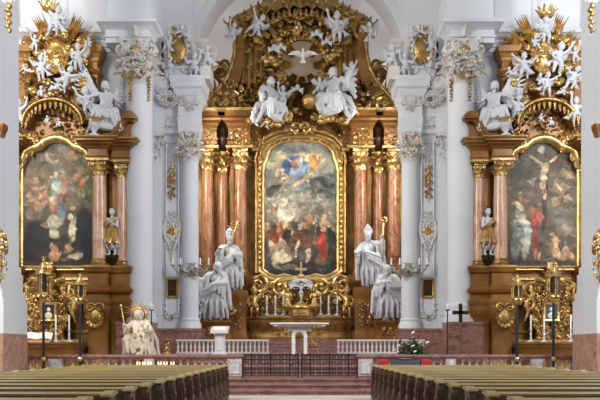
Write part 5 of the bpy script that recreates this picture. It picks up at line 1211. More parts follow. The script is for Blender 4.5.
    part('frame', MB().frame(path, [(-.03, y0-.01), (-.03, y0-.15), (.02, y0-.19), (.07, y0-.18), (.1, y0-.26), (.17, y0-.28), (.2, y0-.2), (.2, y0-.01)]), 'brightgold', A, 40)
    m = MB()
    for k in (-1, 1):
        for (a, v, r, tn, a0, hd) in ((28, 146, 5, 1.3, 0, 1), (20, 142, 4.5, 1.3, PI/2, -1), (33, 154, 4.5, 1.3, -1, 1), (36, 163, 4, 1.2, 2, -1)):
            st0 = len(m.v); m.scroll((X(a), P.z(v)), r*1.35*s_, tn, a0, hd, r*.46*s_, y0-.32, 18, .1)
            if k < 0: m.xf(Matrix(((-1, 0, 0, 2*X(0)), (0, 1, 0, 0), (0, 0, 1, 0), (0, 0, 0, 1))), st0)
        ornament(m, X(k*28), P.z(141), 20*s_, 20*s_, y0-.32, 23+k, 34, 1.15, False, .2, .7)
        m.tube([(X(k*a), y0-.34, P.z(v)) for a, v in ((37, 172), (36.5, 163), (33, 156), (31, 150), (25, 146), (18, 144.5), (12, 139), (6, 136.5), (0, 135.5))], [.07, .12, .16, .18, .18, .17, .16, .15, .14], 8)
    part('frame_scrollwork', m, 'brightgold', A)
    # spandrel above the frame
    m = MB(); hs = [(36, 118), (36, 166), (31, 152), (26, 146), (14, 143), (8, 137), (0, 135.5)]
    m.prism([(X(-a), P.z(v)) for a, v in hs]+[(X(a), P.z(v)) for a, v in hs[::-1][1:]], y0-.12, y0-.02); part('spandrel', m, 'wood', T)
    # ledge beneath the painting, and wall panel behind the mensa
    m = MB().sweep([(P.x(uc-36), y0-.02), (P.x(uc+36), y0-.02)], cornice_prof(P.z(272), P.z(266), .3, .1)); part('ledge', m, 'gold', T, 40)
    m = MB(); a, b = P.x(uc-34), P.x(uc+34); m.frame([(a, P.z(333)), (b, P.z(333)), (b, P.z(276)), (a, P.z(276))], [(-.16, y0), (-.12, y0-.1), (-.02, y0-.08), (0, y0)]); part('panel_moulding', m, 'gold', T)
    # mensa with its predella step
    zt = P.z(342.5); Mn = thing('altar_table', (X(0), y0-1.1, FL), 'wooden altar table at the foot of the %s side altar' % side, 'altar')
    a, b = min(X(-30), X(32)), max(X(-30), X(32))
    part('block', MB().sweep([(a, y0-.86), (a, y0-1.6), (b, y0-1.6), (b, y0-.86)], ped_prof(FL, zt-.05, .1, .4)), 'wood', Mn, 30); part('top', MB().box(a-.14, b+.14, y0-1.76, y0-.86, zt-.08, zt), 'wood', Mn)
    part('shelf', MB().box(a, b, y0-1.08, y0-.86, zt, zt+.12), 'gold', Mn)
    # reliquary with a framed picture
    r = thing('reliquary_shrine', (X(-6), y0-.7, zt), 'tall gilded baroque shrine with a small dark %s on the %s side altar table' % ('framed portrait' if sg > 0 else 'blue-grey picture', side), 'shrine')
    yy = y0-.62; m = MB()
    m.prism([(X(a_-6), P.z(v)) for a_, v in ((-17, 342), (-15, 330), (-21, 318), (-17, 306), (-9, 301), (0, 297), (9, 301), (17, 306), (21, 318), (15, 330), (17, 342))], yy-.05, yy+.12)
    relief_field(m, X(-6)-17*s_, X(-6)+17*s_, P.z(341), P.z(299), yy-.06, 33, 4.4*s_, .14, .6, lambda x, z: abs(x-X(-3)) > .36 or not P.z(322) < z < P.z(303)); ornament(m, X(-6), P.z(318), 48*s_, 44*s_, yy-.04, 33, 30, .34, True, .2, .6); part('shrine_body', m, 'gold', r)
    m = MB(); ornament(m, X(-6), P.z(290), 46*s_, 44*s_, yy-.02, 34, 40, .36, True, .2, .7)
    relief_field(m, X(-6)-9*s_, X(-6)+9*s_, P.z(302), P.z(268), yy-.04, 35, 4.6*s_, .2, .6, lambda x, z: abs(x-X(-6))/s_ < 10-(300-(V0-(z-ZC)/s_))*.2); m.box(X(-6)-.2, X(-6)+.2, yy, yy+.1, P.z(300), P.z(262))
    for k in (-1, 1):
        m.scroll((X(-6+k*22), P.z(292)), .42, 1.3, 0, k, .12, yy, 18); m.scroll((X(-6+k*24), P.z(305)), .36, 1.3, PI, -k, .1, yy, 18); m.tube([(X(-6+k*a_), yy, P.z(v)) for a_, v in ((28, 322), (24, 312), (26, 302), (20, 296), (22, 284), (14, 279))], [.05, .1, .12, .1, .1, .05], 8)
    part('shrine_scrolls', m, 'gold', r)
    px_ = X(-3); pf = part('picture_frame', MB().frame([(px_-.26, P.z(320)), (px_+.26, P.z(320)), (px_+.26, P.z(304.5)), (px_-.26, P.z(304.5))], [(-.02, yy-.2), (-.02, yy-.3), (.05, yy-.33), (.09, yy-.3), (.1, yy-.15)]), 'brightgold', r)
    part('picture', MB().box(px_-.27, px_+.27, yy-.26, yy-.2, P.z(320.4), P.z(304)), 'black' if sg > 0 else 'slate', pf)
    m = MB(); m.ball((px_, yy-.26, P.z(310)), (.08, .03, .1), 10, 6); m.ball((px_, yy-.26, P.z(316)), (.16, .03, .15), 10, 6); part('portrait', m, 'cream' if sg > 0 else 'greymarble', pf)
    # candlesticks
    us = [-22, 8, 21] if sg > 0 else [8, 21, -18]
    posn = (('at the outer end', 'beside the shrine', 'at the inner end') if sg > 0 else ('beside the shrine', 'at the inner end', 'at the outer end'))
    c0 = None
    for a_, q in zip(us, posn):
        l = 'silver candlestick with tall white candle, %s of the %s side altar' % (q, side); loc = (X(a_), y0-1.35, zt)
        if c0 is None: c0 = candlestick('candlestick', loc, 13*s_, l, 'silver', 14*s_, 'candlesticks on the side altars')
        else: dup(c0, loc, l)
    # open missal on the left, altar card on the right
    if sg > 0:
        bk = thing('open_book', (X(-9), y0-1.4, zt), 'large open book on a stand on the left side altar table', 'book')
        m = MB()
        for k in (-1, 1):
            m.grid([[(X(-9)+k*(.0+.62*i/6), y0-1.62+.02*j+.18*j/2, zt+.12+.26*j/2+.05*math.sin(PI*i/6)) for i in range(7)] for j in range(3)]+[[(X(-9)+k*(.62*i/6), y0-1.60+.22*j/2, zt+.06+.26*j/2) for i in range(7)] for j in (2, 0)], False, False)
        part('pages', m, 'paper', bk); part('stand', MB().prism([(y0-1.68, zt), (y0-1.66, zt+.08), (y0-1.36, zt+.35), (y0-1.3, zt+.35), (y0-1.3, zt)], X(-9)-.6, X(-9)+.6, 'yz'), 'wood', bk)
    # putto figures
    if sg > 0:
        L = [(2, 21, 30, 'fly', False, .25, 'at the very top of the left side altar, holding a crown of rays'), (-19, 43, 16, 'climb', False, 0, 'by the upper left urn of the left side altar'), (24, 57, 27, 'stand', False, 0, 'right of the gilded medallion on the left side altar'), (35, 43, 13, 'sit', True, 0, 'under the right urn of the left side altar'),
             (-13, 68, 26, 'climb', True, 0, 'left of the gilded medallion on the left side altar'), (-28, 68, 13, 'recline', False, 0, 'leaning against the outer left pilaster of the left side altar'), (12, 78, 26, 'fly', True, .5, 'below the medallion, arms spread, on the left side altar'), (3, 84, 17, 'recline', True, -.1, 'lying on the tasselled arch of the left side altar'), (-13, 92, 14, 'sit', False, 0, 'left above the tasselled arch of the left side altar'),
             (33, 102, 30, 'stand', True, -.2, 'standing right of the tasselled arch of the left side altar'), (-35, 113, 27, 'stand', False, 0, 'at the outer left end of the tasselled arch of the left side altar'), (-7, 120, 10, 'sit', False, 0, 'left one in the niche under the tasselled arch of the left side altar'), (5, 123, 11, 'sit', True, 0, 'right one in the niche under the tasselled arch of the left side altar')]
    else:
        L = [(0, 30, 27, 'stand', False, 0, 'at the very top of the right side altar, under a gold crown'), (11, 42, 17, 'sit', False, 0, 'upper left of the medallion on the right side altar'), (-13, 58, 32, 'stand', False, .2, 'right of the gilded medallion on the right side altar'), (22, 66, 27, 'fly', False, 0, 'left of the gilded medallion on the right side altar, arm stretched out'), (-29, 55, 16, 'climb', True, 0, 'by the upper right urn of the right side altar'),
             (-27, 78, 26, 'climb', True, .5, 'at the outer right edge of the right side altar below the urn'), (35, 71, 14, 'recline', False, 0, 'leaning against the inner left pilaster of the right side altar'), (-1, 84, 24, 'fly', True, .1, 'below the medallion with arms raised on the right side altar'), (6, 80, 16, 'sit', False, 0, 'left beside the one with raised arms on the right side altar'), (27, 90, 15, 'sit', True, 0, 'left above the tasselled arch of the right side altar'),
             (29, 108, 29, 'stand', True, .15, 'standing left of the tasselled arch of the right side altar'), (-30, 111, 28, 'climb', False, 0, 'at the outer right end of the tasselled arch of the right side altar'), (5, 118, 10, 'sit', False, 0, 'left one in the niche under the tasselled arch of the right side altar'), (-5, 122, 11, 'sit', True, 0, 'right one in the niche under the tasselled arch of the right side altar'), (-16, 90, 12, 'recline', True, 0, 'small, lying right above the tasselled arch of the right side altar')]
    for (a_, v, h, k, fl, ti, l) in L:
        u = uc+(a_ if sg > 0 else sg*a_)
        fig('putto', 'putto_'+k, P, u, v, h, 'white putto '+l, 'putto', 'white putti on the %s side altar' % side, y=-.15, tilt=ti, flip=fl, wings='small' if h > 20 else None, cz=.42 if k in ('sit', 'recline') else .5)
    cw = thing('crown', P.p(uc+(-3 if sg > 0 else -1), 13 if sg > 0 else 19, -.2), 'gilded crown of points above the top putto of the %s side altar' % side, 'crown'); cw_p = cw.location
    m = MB().lathe(cw_p.x, cw_p.y, [(.26, cw_p.z), (.30, cw_p.z+.04), (.30, cw_p.z+.1), (.26, cw_p.z+.12)], 16); part('band', m, 'brightgold', cw)
    m = MB()
    for i in range(9): a_ = 2*PI*i/9; m.leaf((cw_p.x+.28*math.cos(a_), cw_p.y+.28*math.sin(a_), cw_p.z+.08), (math.cos(a_)*.5, math.sin(a_)*.5, 1), (math.cos(a_), math.sin(a_), 0), .34, .2, .6, 4)
    part('points', m, 'brightgold', cw)
    # big angel on the broken pediment
    fig('angel', 'angel', P, uc+sg*51.5, 127, 60, 'large white winged angel seated on the pediment of the %s side altar' % side, 'statue', y=.1, rz=.35*sg, flip=(sg < 0), cz=.0, wings='big', wz=-.22)
    v_ = thing('vase', P.p(uc+sg*44, 140, -.55), 'white and gold vase at the large angel\'s feet on the %s side altar' % side, 'vase'); x, y, z = v_.location
    part('vase_body', MB().lathe(x, y, [(.22, z), (.22, z+.06), (.1, z+.12), (.09, z+.18), (.18, z+.3), (.25, z+.42), (.2, z+.5), (.24, z+.54), (.02, z+.55)], 16), 'stone', v_)
    m = MB()
    for i in range(8): a_ = 2*PI*i/8; m.leaf((x+.1*math.cos(a_), y+.1*math.sin(a_), z+.52), (math.cos(a_)*.5, math.sin(a_)*.5, 1), (math.cos(a_), math.sin(a_), 0), .42, .2, 1.5, 5)
    part('gilt_leaves', m, 'brightgold', v_)
    # small angel on a console between the columns
    u = uc+sg*57; t = thing('bracket', P.p(u, 266, 0), 'dark gilded bracket under the small angel between the columns of the %s side altar' % side, 'bracket'); x = X(57); y = y0-.42
    part('support', MB().lathe(x, y, [(.03, P.z(267)), (.16, P.z(264)), (.2, P.z(259)), (.3, P.z(256.5)), (.3, P.z(255.2))], 14).box(x-.1, x+.1, y, y0, P.z(264), P.z(256)), 'bronze', t)
    o = fig('angel_figure', 'genius', P, u, 255.5, 48, 'small white angel with a golden skirt standing between the columns of the %s side altar' % side, 'statue', y=.16, rz=-.3*sg, flip=sg < 0, cz=0.)
    m = MB(); p_ = B_(STAND, kl=(-.08, -.09, .29)); robe(m, p_, 14, (.15, .12), .10, 51, .24, .034, .04); m.chain([(-.12, -.06, .62), (.0, -.12, .68), (.12, -.06, .76)], [.05, .05, .05], 8); sub('skirt', m, 'brightgold', o)

# ------------------------------------------------------------------ wall ornaments
def wall_things(sg):
    side = 'left' if sg > 0 else 'right'; P = Pl(34.0)
    U = lambda u: u if sg > 0 else 600-u
    x = P.x(U(172.5)); s_ = P.s
    t = thing('wall_ornament', (x, 33.97, P.z(202)), 'gilded stucco drop with rosette on the white %s pier panel, above the shell cartouche' % side, 'stucco ornament')
    m = MB(); 
    for i in range(9): m.ball((x+.07*math.sin(i*2.2), 33.9, P.z(168+i*3.6)), (.10*(1-.05*i), .08, .1), 8, 5); m.leaf((x, 33.92, P.z(166+i*3.6)), (.8*(-1)**i, -.3, -.6), (0, -1, 0), .3, .17, 1.2, 4)
    ornament(m, x, P.z(181), 9*s_, 12*s_, 33.9, 4, 14, .8, True, .1, .6); part('gilt_drop', m, 'gold', t)
    m = MB(); ornament(m, x, P.z(160), 11*s_, 22*s_, 33.93, 14, 24, .6, True, .1, .6); m.tube([(x, 33.93, P.z(150)), (x, 33.9, P.z(170)), (x, 33.93, P.z(202))], .04, 6); part('rosette', m, 'stucco', t)
    t = thing('wall_ornament', (x, 33.97, P.z(256)), 'stucco shell cartouche with scrolls in the middle of the white %s pier panel' % side, 'stucco ornament')
    m = MB()
    for k in (-1, 1):
        m.scroll((x+k*.26, P.z(226)), .26, 1.4, PI/2, k, .08, 33.92, 18); m.scroll((x+k*.22, P.z(238)), .2, 1.3, -PI/2, -k, .07, 33.92, 18); m.tube([(x+k*a, 33.9, P.z(v)) for a, v in ((.34, 221), (.42, 229), (.36, 236), (.2, 243), (.05, 250))], [.05, .07, .07, .06, .04], 6)
    ornament(m, x, P.z(217), 10*s_, 14*s_, 33.92, 21, 16, .7, True, .1, .7); ornament(m, x, P.z(247), 13*s_, 12*s_, 33.92, 22, 18, .6, True, .1, .7)
    for i in range(6): m.ball((x, 33.93, P.z(253+i*1.4)), .05, 6, 4)
    part('scrolls', m, 'stucco', t)
    m = MB(); m.ball((x, 33.95, P.z(231)), (.3, .12, .3), 14, 8); ornament(m, x, P.z(231), 9*s_, 9*s_, 33.88, 24, 12, .8, True, .06, .6); part('gilt_shell', m, 'gold', t)
    t = thing('framed_picture', (x, 33.97, P.z(297)), 'small dark station picture in a gilt frame on the white %s pier' % side, 'picture')
    a, b, z0, z1 = x-.22, x+.22, P.z(296), P.z(280)
    m = MB().frame([(a, z0), (b, z0), (b, z1), (a, z1)], [(0, 33.98), (0, 33.88), (.05, 33.85), (.1, 33.9), (.1, 33.98)]); ornament(m, x, z1+.09, .36, .16, 33.88, 2, 8, .9, True, .04, .6); part('frame', m, 'gold', t)
    part('picture', MB().box(a-.02, b+.02, 33.91, 33.97, z0-.02, z1+.02).ball((x-.06, 33.9, z0+.3), (.06, .03, .16), 8, 5).ball((x+.08, 33.9, z0+.26), (.05, .03, .14), 8, 5), 'bronze', t)
    t = thing('wall_ornament', (x, 33.97, P.z(322)), 'gilded U-shaped stucco garland low on the white %s pier panel' % side, 'stucco ornament')
    m = MB(); 
    for i in range(15):
        q = -1+2*i/14; px_ = x+q*.33; pz = P.z(317-10*abs(q)**2.2-(5 if abs(q) > .99 else 0)); m.ball((px_, 33.92, pz), .055, 6, 4); m.leaf((px_, 33.93, pz), (q, -.3, .4 if i % 2 else -.6), (0, -1, 0), .2, .12, 1, 4)
    part('garland', m, 'stucco', t); part('gilt_knot', MB().ball((x, 33.9, P.z(317)), (.1, .06, .12)), 'gold', t)
    # sconce with curling candle arms
    cx = P.x(U(193)); cy = 33.58; z = P.z(270)
    t = thing('wall_sconce', (cx, cy, P.z(282)), 'ornate silver-white candle sconce with curling arms on the white %s column' % side, 'wall lamp')
    m = MB(); ornament(m, cx, z, 9*s_, 22*s_, cy-.02, 15, 24, .6, True, .12, .6); m.ball((cx, cy-.06, z), (.14, .1, .2), 10, 7); part('back_plate', m, 'tarnish', t)
    for k, n in ((-1, 1.0), (1, 1.0), (-1, .55), (1, .55)):
        m = MB(); pts = [(cx+k*.85*n*q, cy-.12-.35*math.sin(PI*q*.7)*(1.5-n), z-.05-.30*math.sin(PI*q*1.15)*n+.1*(1-n)) for q in [i/10 for i in range(11)]]
        m.tube(pts, [.07, .065, .06, .055, .05, .05, .05, .045, .045, .045, .045], 6); e = pts[-1]
        m.scroll((cx+k*.4*n, z-.12), .15, 1.3, 0, k, .045, cy-.25, 14); m.leaf(pts[4], (k, -.2, .8), (0, -1, .4), .28, .16, 1.4, 5)
        m.lathe(e[0], e[1], [(.03, e[2]-.03), (.06, e[2]+.03), (.13, e[2]+.06), (.13, e[2]+.09), (.05, e[2]+.1)], 10); a_ = part('arm', m, 'tarnish', t)
        part('candle', MB().lathe(e[0], e[1], [(.04, e[2]+.09), (.038, e[2]+.4), (.015, e[2]+.42)], 8), 'wax', a_)
    # cartouche above the inner pier entablature with putti
    P = Pl(34.0); cx = P.x(U(179)); s_ = P.s; y = 33.85
    t = thing('cartouche', (cx, y, P.z(83)), 'gilded oval cartouche in a white scrolled frame on top of the %s inner pier' % side, 'cartouche')
    part('pedestal', MB().sweep([(cx-.62, y+.4), (cx-.62, y-.2), (cx+.62, y-.2), (cx+.62, y+.4)], ped_prof(P.z(83), P.z(70), .12, .5)), 'plaster', t, 30)
    m = MB()
    for k in (-1, 1):
        m.scroll((cx+k*9*s_, P.z(72)), .26, 1.4, PI/2, k, .09, y-.2, 18); m.tube([(cx+k*a*s_, y-.05, P.z(v)) for a, v in ((12, 76), (8, 64), (10, 54), (8, 42), (10, 33), (4, 28))], [.1, .13, .1, .13, .1, .06], 8); m.scroll((cx+k*7*s_, P.z(31)), .24, 1.4, -PI/2, -k, .08, y-.1, 16)
    part('scroll_frame', m, 'stucco', t)
    m = MB(); m.ball((cx, y-.05, P.z(51)), (.42, .16, .58), 18, 12)
    for i in range(16): a_ = 2*PI*i/16; m.leaf((cx+.4*math.cos(a_), y-.08, P.z(51)+.56*math.sin(a_)), (math.cos(a_), -.2, math.sin(a_)), (0, -1, .2), .32, .22, 1.6, 5)
    ornament(m, cx, P.z(33), 13*s_, 12*s_, y-.1, 6, 14, .8, True, .12, .6); ornament(m, cx+sg*.35, P.z(66), 9*s_, 14*s_, y-.15, 9, 10, .8, False, .12, .6); part('gilt_oval', m, 'gold', t)
    for (du, v, h, k, fl, ti, l) in ((-11, 72, 20, 'sit', False, 0, 'seated at the outer foot of the gilded cartouche on the %s inner pier'), (13, 66, 26, 'climb', True, .1, 'climbing the inner side of the gilded cartouche on the %s inner pier'), (3, 31, 18, 'recline', False, .2, 'lying on top of the gilded cartouche on the %s inner pier'), (-13, 44, 18, 'fly', False, .3, 'flying at the outer shoulder of the gilded cartouche on the %s pier')):
        fig('putto', 'putto_'+k, P, U(181+du), v, h, 'white putto '+l % side, 'putto', 'putti around the pier cartouches', y=-.55, tilt=ti*sg, flip=fl != (sg < 0), cz=.42 if k in ('sit', 'recline') else .5)
    # white stucco figure and vase beside the high altar gable
    fig('putto', 'putto_fly', P, U(207), 58, 26, 'white putto on top of the %s inner pier, nearest the golden gable curls' % side, 'putto', 'putti around the pier cartouches', y=-.3, flip=sg < 0, wings='small')
    b = MB(); a0, a1 = P.x(U(202)), P.x(U(212)); b.box(min(a0, a1), max(a0, a1), 33.4, 34.6, P.z(84), P.z(71)); struct('trim_%d' % (8 if sg > 0 else 9), b, 'stucco')
    # gilded capital pendant of the near pier
    Q = Pl(21.5); x = Q.x(U(11)); t = thing('pier_ornament', (x, 21.3, Q.z(36)), 'gilded pendant hanging down the nearest %s pier at the top edge' % side, 'stucco ornament')
    m = MB()
    for i in range(7): m.ball((x+.03*(-1)**i, 21.34, Q.z(9+i*4)), (.09-.006*i, .07, .07), 8, 5); m.leaf((x, 21.36, Q.z(7+i*4)), (.8*(-1)**i, -.3, -.7), (0, -1, 0), .2, .12, 1.2, 4)
    m.tube([(x, 21.38, Q.z(0)), (x, 21.36, Q.z(35))], .025, 6); part('gilt_pendant', m, 'gold', t)
    m = MB(); ornament(m, x, Q.z(-2), 16*Q.s, 22*Q.s, 21.34, 25, 22, .7, True, .15, .6); part('foliage', m, 'stucco', t)
    x = Q.x(U(3.5)); t = thing('pier_ornament', (x, 21.3, Q.z(292)), 'white and gold rocaille bracket on the nearest %s pier beside the candle-height moulding' % side, 'stucco ornament')
    m = MB(); ornament(m, x, Q.z(258), 15*Q.s, 62*Q.s, 21.3, 27, 46, .75, True, .2, .6); part('rocaille', m, 'stucco', t)
    m = MB(); ornament(m, x, Q.z(258), 18*Q.s, 60*Q.s, 21.22, 29, 40, .9, True, .2, .6); part('gilt_leaves', m, 'gold', t)
    x = Q.x(U(-3)); t = thing('shelf_bracket', (x, 21.2, Q.z(140)), 'gilded shelf bracket at the outer edge of the nearest %s pier' % side, 'bracket')
    m = MB().sweep([(x-.3, 21.42), (x-.3, 21.15), (x+.28, 21.15), (x+.28, 21.42)], cornice_prof(Q.z(139), Q.z(127), .1, .1)); part('shelf', m, 'wood', t)
# ------------------------------------------------------------------ furnishings of the choir
def furnishings():
    P = Pl(23.6); FL = .48; zt = P.z(354.5); y = 23.6
    for sg in (-1, 1):
        side = 'left' if sg < 0 else 'right'
        xa, xb = sorted((P.x(300+sg*58.5), P.x(300+sg*276)))
        t = thing('communion_rail', ((xa+xb)/2, y, FL), 'long red marble communion rail with balusters on the %s, behind the pews' % side, 'railing')
        part('top_rail', MB().sweep([(xa, y+.2), (xa, y-.12), (xb, y-.12), (xb, y+.2)], [(-.3, zt-.16), (.0, zt-.16), (.02, zt-.11), (.07, zt-.09), (.09, zt-.04), (.09, zt), (-.3, zt)]).box(xa, xb, y-.1, y+.16, zt-.12, zt-.001), 'rail', t, 30)
        part('base_rail', MB().box(xa, xb, y-.16, y+.18, FL, FL+.09), 'rail', t)
        if sg < 0: piers = [(300-65, 7), (300-243, 7), (300-150, 5)]
        else: piers = [(300+65, 7), (300+236, 7), (300+150, 5)]
        for u, w in piers:
            x = P.x(u); h = w*P.s; pr = part('rail_pier', MB().box(x-h, x+h, y-.17, y+.18, FL+.08, zt-.14), 'rosemarble', t); part('panel', MB().frame([(x-h+.09, FL+.17), (x+h-.09, FL+.17), (x+h-.09, zt-.22), (x-h+.09, zt-.22)], [(-.05, y-.16), (-.04, y-.19), (0, y-.2), (.02, y-.16)]).box(x-h+.1, x+h-.1, y-.185, y-.1, FL+.18, zt-.23), 'greymarble', pr)
        u = 300+sg*76; k = 0
        while abs(u-300) < 274:
            if all(abs(u-q) > w+3 for q, w in piers): part('baluster', baluster(MB(), P.x(u), y, FL+.08, zt-.13, .085), 'rosemarble', t, 40)
            u += sg*7.2
    # wrought iron gate of two leaves
    for sg in (-1, 1):
        side = 'left' if sg < 0 else 'right'
        xa, xb = sorted((P.x(300+sg*1.2), P.x(300+sg*57.5))); yy = y-.05; z0, z1 = .52, P.z(354)
        t = thing('iron_gate', ((xa+xb)/2, yy, FL+.02), '%s leaf of the low black wrought iron gate in the communion rail' % side, 'gate')
        m = MB()
        for z in (z0+.04, z0+.24, z1-.18, z1-.02): m.box(xa, xb, yy-.018, yy+.018, z-.016, z+.016)
        for x in (xa+.02, xb-.02, xa+.3*(1 if sg < 0 else 1), (xa+xb)/2, xb-.3): m.box(x-.022, x+.022, yy-.022, yy+.022, FL+.02 if x in (xa+.02, xb-.02) else z0+.04, z1+.02)
        part('frame', m, 'iron', t)
        n = 18
        for i in range(1, n):
            x = xa+(xb-xa)*i/n; part('bar', MB().tube([(x, yy, z0+.04), (x, yy, z1-.02)], .0085, 5), 'iron', t)
        m = MB(); w = (xb-xa)
        for i in range(8):
            x = xa+w*(i+.5)/8
            for k in (-1, 1):
                m.scroll((x+k*.055, z1-.10), .055, 1.4, PI/2, k, .014, yy-.012, 14); m.scroll((x+k*.05, z0+.14), .065, 1.4, -PI/2, -k, .014, yy-.012, 14)
                m.scroll((x+k*.05, (z0+z1)/2+.14), .06, 1.4, PI/2, k, .012, yy-.012, 14); m.scroll((x+k*.05, (z0+z1)/2-.1), .06, 1.4, -PI/2, -k, .012, yy-.012, 14)
        part('scrollwork', m, 'iron', t)
    # white chancel balustrades
    P3 = Pl(31.2)
    for side, u0, u1 in (('left', 166, 269), ('right', 337, 440)):
        xa, xb = P3.x(u0), P3.x(u1); xa = max(xa, -5.5); xb = min(xb, 5.55); y3 = 31.2; z0 = 1.25; z1 = P3.z(339.5)
        t = thing('balustrade', ((xa+xb)/2, y3, z0), 'low white balustrade with turned posts on the %s before the high altar steps' % side, 'railing')
        part('top_rail', MB().box(xa, xb, y3-.1, y3+.1, z1-.07, z1), 'whitemarble', t); part('base_rail', MB().box(xa, xb, y3-.1, y3+.1, z0, z0+.06), 'whitemarble', t)
        n = int((xb-xa)/.19)
        for i in range(n+1):
            x = xa+.06+(xb-xa-.12)*i/n
            part('baluster', baluster(MB(), x, y3, z0+.05, z1-.06, .055), 'whitemarble', t, 40)
    # people's altar
    P4 = Pl(29.4); y4 = 29.4; z0 = 1.25; x = P4.x(299.5)
    t = thing('altar_table', (x, y4, z0), 'modern white marble altar table on an arched pedestal in the middle of the choir', 'altar')
    m = MB(); w = 27.5*P4.s; m.sweep([(x-w+.1, y4+.6), (x-w, y4-.45), (x-w*.5, y4-.62), (x+w*.5, y4-.62), (x+w, y4-.45), (x+w-.1, y4+.6)], [(-.4, P4.z(327)), (-.1, P4.z(327)), (0, P4.z(325.2)), (.06, P4.z(324.6)), (.06, P4.z(323)), (-.4, P4.z(323))]); m.box(x-w+.1, x+w-.1, y4-.5, y4+.58, P4.z(326.5), P4.z(323)-.002); part('table_top', m, 'whitemarble', t, 30)
    m = MB(); rr = []
    pth = [(-5.6, z0)]+[(-5.6*math.cos(PI*i/16), P4.z(336)+5.6*P4.s*math.sin(PI*i/16)) for i in range(17)]+[(5.6, z0)]
    pth = [(x+a*P4.s, z) for a, z in pth]
    m.frame(pth, [(-.09, y4-.3), (-.09, y4+.3), (.06, y4+.3), (.06, y4-.3)], False); m.box(x-.5, x-.2, y4-.25, y4+.25, P4.z(331.5), P4.z(326.5)); m.box(x+.2, x+.5, y4-.25, y4+.25, P4.z(331.5), P4.z(326.5)); m.box(x-.22, x+.22, y4-.25, y4+.25, P4.z(330.8), P4.z(326.5)); part('arched_pedestal', m, 'whitemarble', t, 40)
    # ambo
    P5 = Pl(28.6); x = P5.x(220); y5 = 28.6
    t = thing('lectern', (x, y5, z0), 'white marble lectern with slanted top left of the middle of the choir', 'lectern')
    part('column', MB().box(x-.2, x+.2, y5-.15, y5+.15, z0, P5.z(333)).box(x-.3, x+.3, y5-.22, y5+.22, z0, z0+.08).box(x-.13, x+.13, y5-.19, y5-.15, z0+.15, P5.z(336)), 'whitemarble', t)
    part('desk', MB().prism([(y5-.34, P5.z(333.5)), (y5-.34, P5.z(330.5)), (y5+.3, P5.z(326)), (y5+.34, P5.z(327.5))], x-.36, x+.36, 'yz'), 'whitemarble', t)
    part('book', MB().prism([(y5-.3, P5.z(330.3)), (y5-.3, P5.z(329.6)), (y5+.22, P5.z(326)), (y5+.22, P5.z(326.8))], x-.24, x+.24, 'yz'), 'paper', t)
    # gilded chair and candle stand
    x = P4.x(314); yc = 30.3; t = thing('chair', (x, yc, z0), 'small gilded chair with open back right of the white altar table', 'chair')
    part('seat', MB().box(x-.21, x+.21, yc-.2, yc+.2, z0+.27, z0+.33), 'red', t)
    part('backrest', MB().frame([(x-.17, z0+.36), (x+.17, z0+.36), (x+.19, z0+.62), (x, z0+.68), (x-.19, z0+.62)], [(-.02, yc+.17), (-.02, yc+.21), (.03, yc+.21), (.03, yc+.17)]).tube([(x-.12, yc+.19, z0+.38), (x+.12, yc+.19, z0+.62)], .02).tube([(x+.12, yc+.19, z0+.38), (x-.12, yc+.19, z0+.62)], .02), 'brightgold', t)
    for a in (-.18, .18):
        for b in (-.17, .17): part('leg', MB().tube([(x+a*1.08, yc+b*1.05, z0), (x+a*.95, yc+b, z0+.14), (x+a, yc+b, z0+.28)], [.022, .03, .026]), 'brightgold', t)
    x = Pl(28.4).x(166.5); yc = 28.4; t = thing('candle_stand', (x, yc, 1.25), 'small gilded twisted stand at the left end of the white balustrade', 'stand')
    m = MB()
    for k in range(3): m.tube([(x+.11*math.cos(i*.7+k*2.1), yc+.11*math.sin(i*.7+k*2.1), z0+.04+.052*i) for i in range(11)], .03, 6)
    m.lathe(x, yc, [(.2, z0), (.2, z0+.05), (.1, z0+.08)], 14); m.lathe(x, yc, [(.1, z0+.55), (.18, z0+.58), (.18, z0+.61)], 14); part('twisted_stem', m, 'brightgold', t)
    # cream statue with ray crown, on a base
    Q = Pl(25.2); x = Q.x(140); ys = 25.2; zb = Q.z(357)
    t = thing('statue_pedestal', (x, ys, FL), 'low marble base under the cream statue left of the choir steps', 'pedestal'); part('block', MB().sweep([(x-.6, ys+.4), (x-.6, ys-.45), (x+.6, ys-.45), (x+.6, ys+.4)], ped_prof(FL, zb, .06, .3)).box(x-.5, x+.5, ys-.4, ys+.4, FL, zb), 'rail', t, 30)
    o = fig('statue', 'madonna', Q, 140, 357, 62, 'cream seated mother and child statue with a golden ray crown, behind the left pews', 'statue', cz=0.)
    m = MB(); st = 0
    for i in range(21):
        a = -.5+(PI+1.0)*i/20; L = .17 if i % 2 else .13
        m.grid([[(.012*math.sin(a)*k-.02+.075*math.cos(a), 0.02, .69+.09*math.sin(a)-.012*math.cos(a)*k) for k in (-1, 1)]+[(-.02+.10*math.cos(a), .0, .69+.09*math.sin(a))], [(-.02+(.1+L)*math.cos(a)+.002*k, .02, .69+(.09+L)*math.sin(a)) for k in (-1, 1)]+[(-.02+(.1+L)*math.cos(a), .01, .69+(.09+L)*math.sin(a))]])
    m.tube([(-.02+.11*math.cos(2*PI*i/20), .02, .69+.10*math.sin(2*PI*i/20)) for i in range(21)], .016, 6); sub('ray_crown', m, 'brightgold', o)
    m = MB().cap((-.2, -.2, .50), (-.26, -.17, .80), .011, .009, 6); m.ball((-.262, -.17, .815), .024); sub('sceptre', m, 'brightgold', o)
    # small candle by the left pillar, cross on a pole by the right
    x = Pl(28.9).x(151.5); t = thing('standing_candle', (x, 28.9, FL), 'slim dark candle stand beside the left great pillar, right of the cream statue', 'candle'); z = Pl(28.9).z(311)
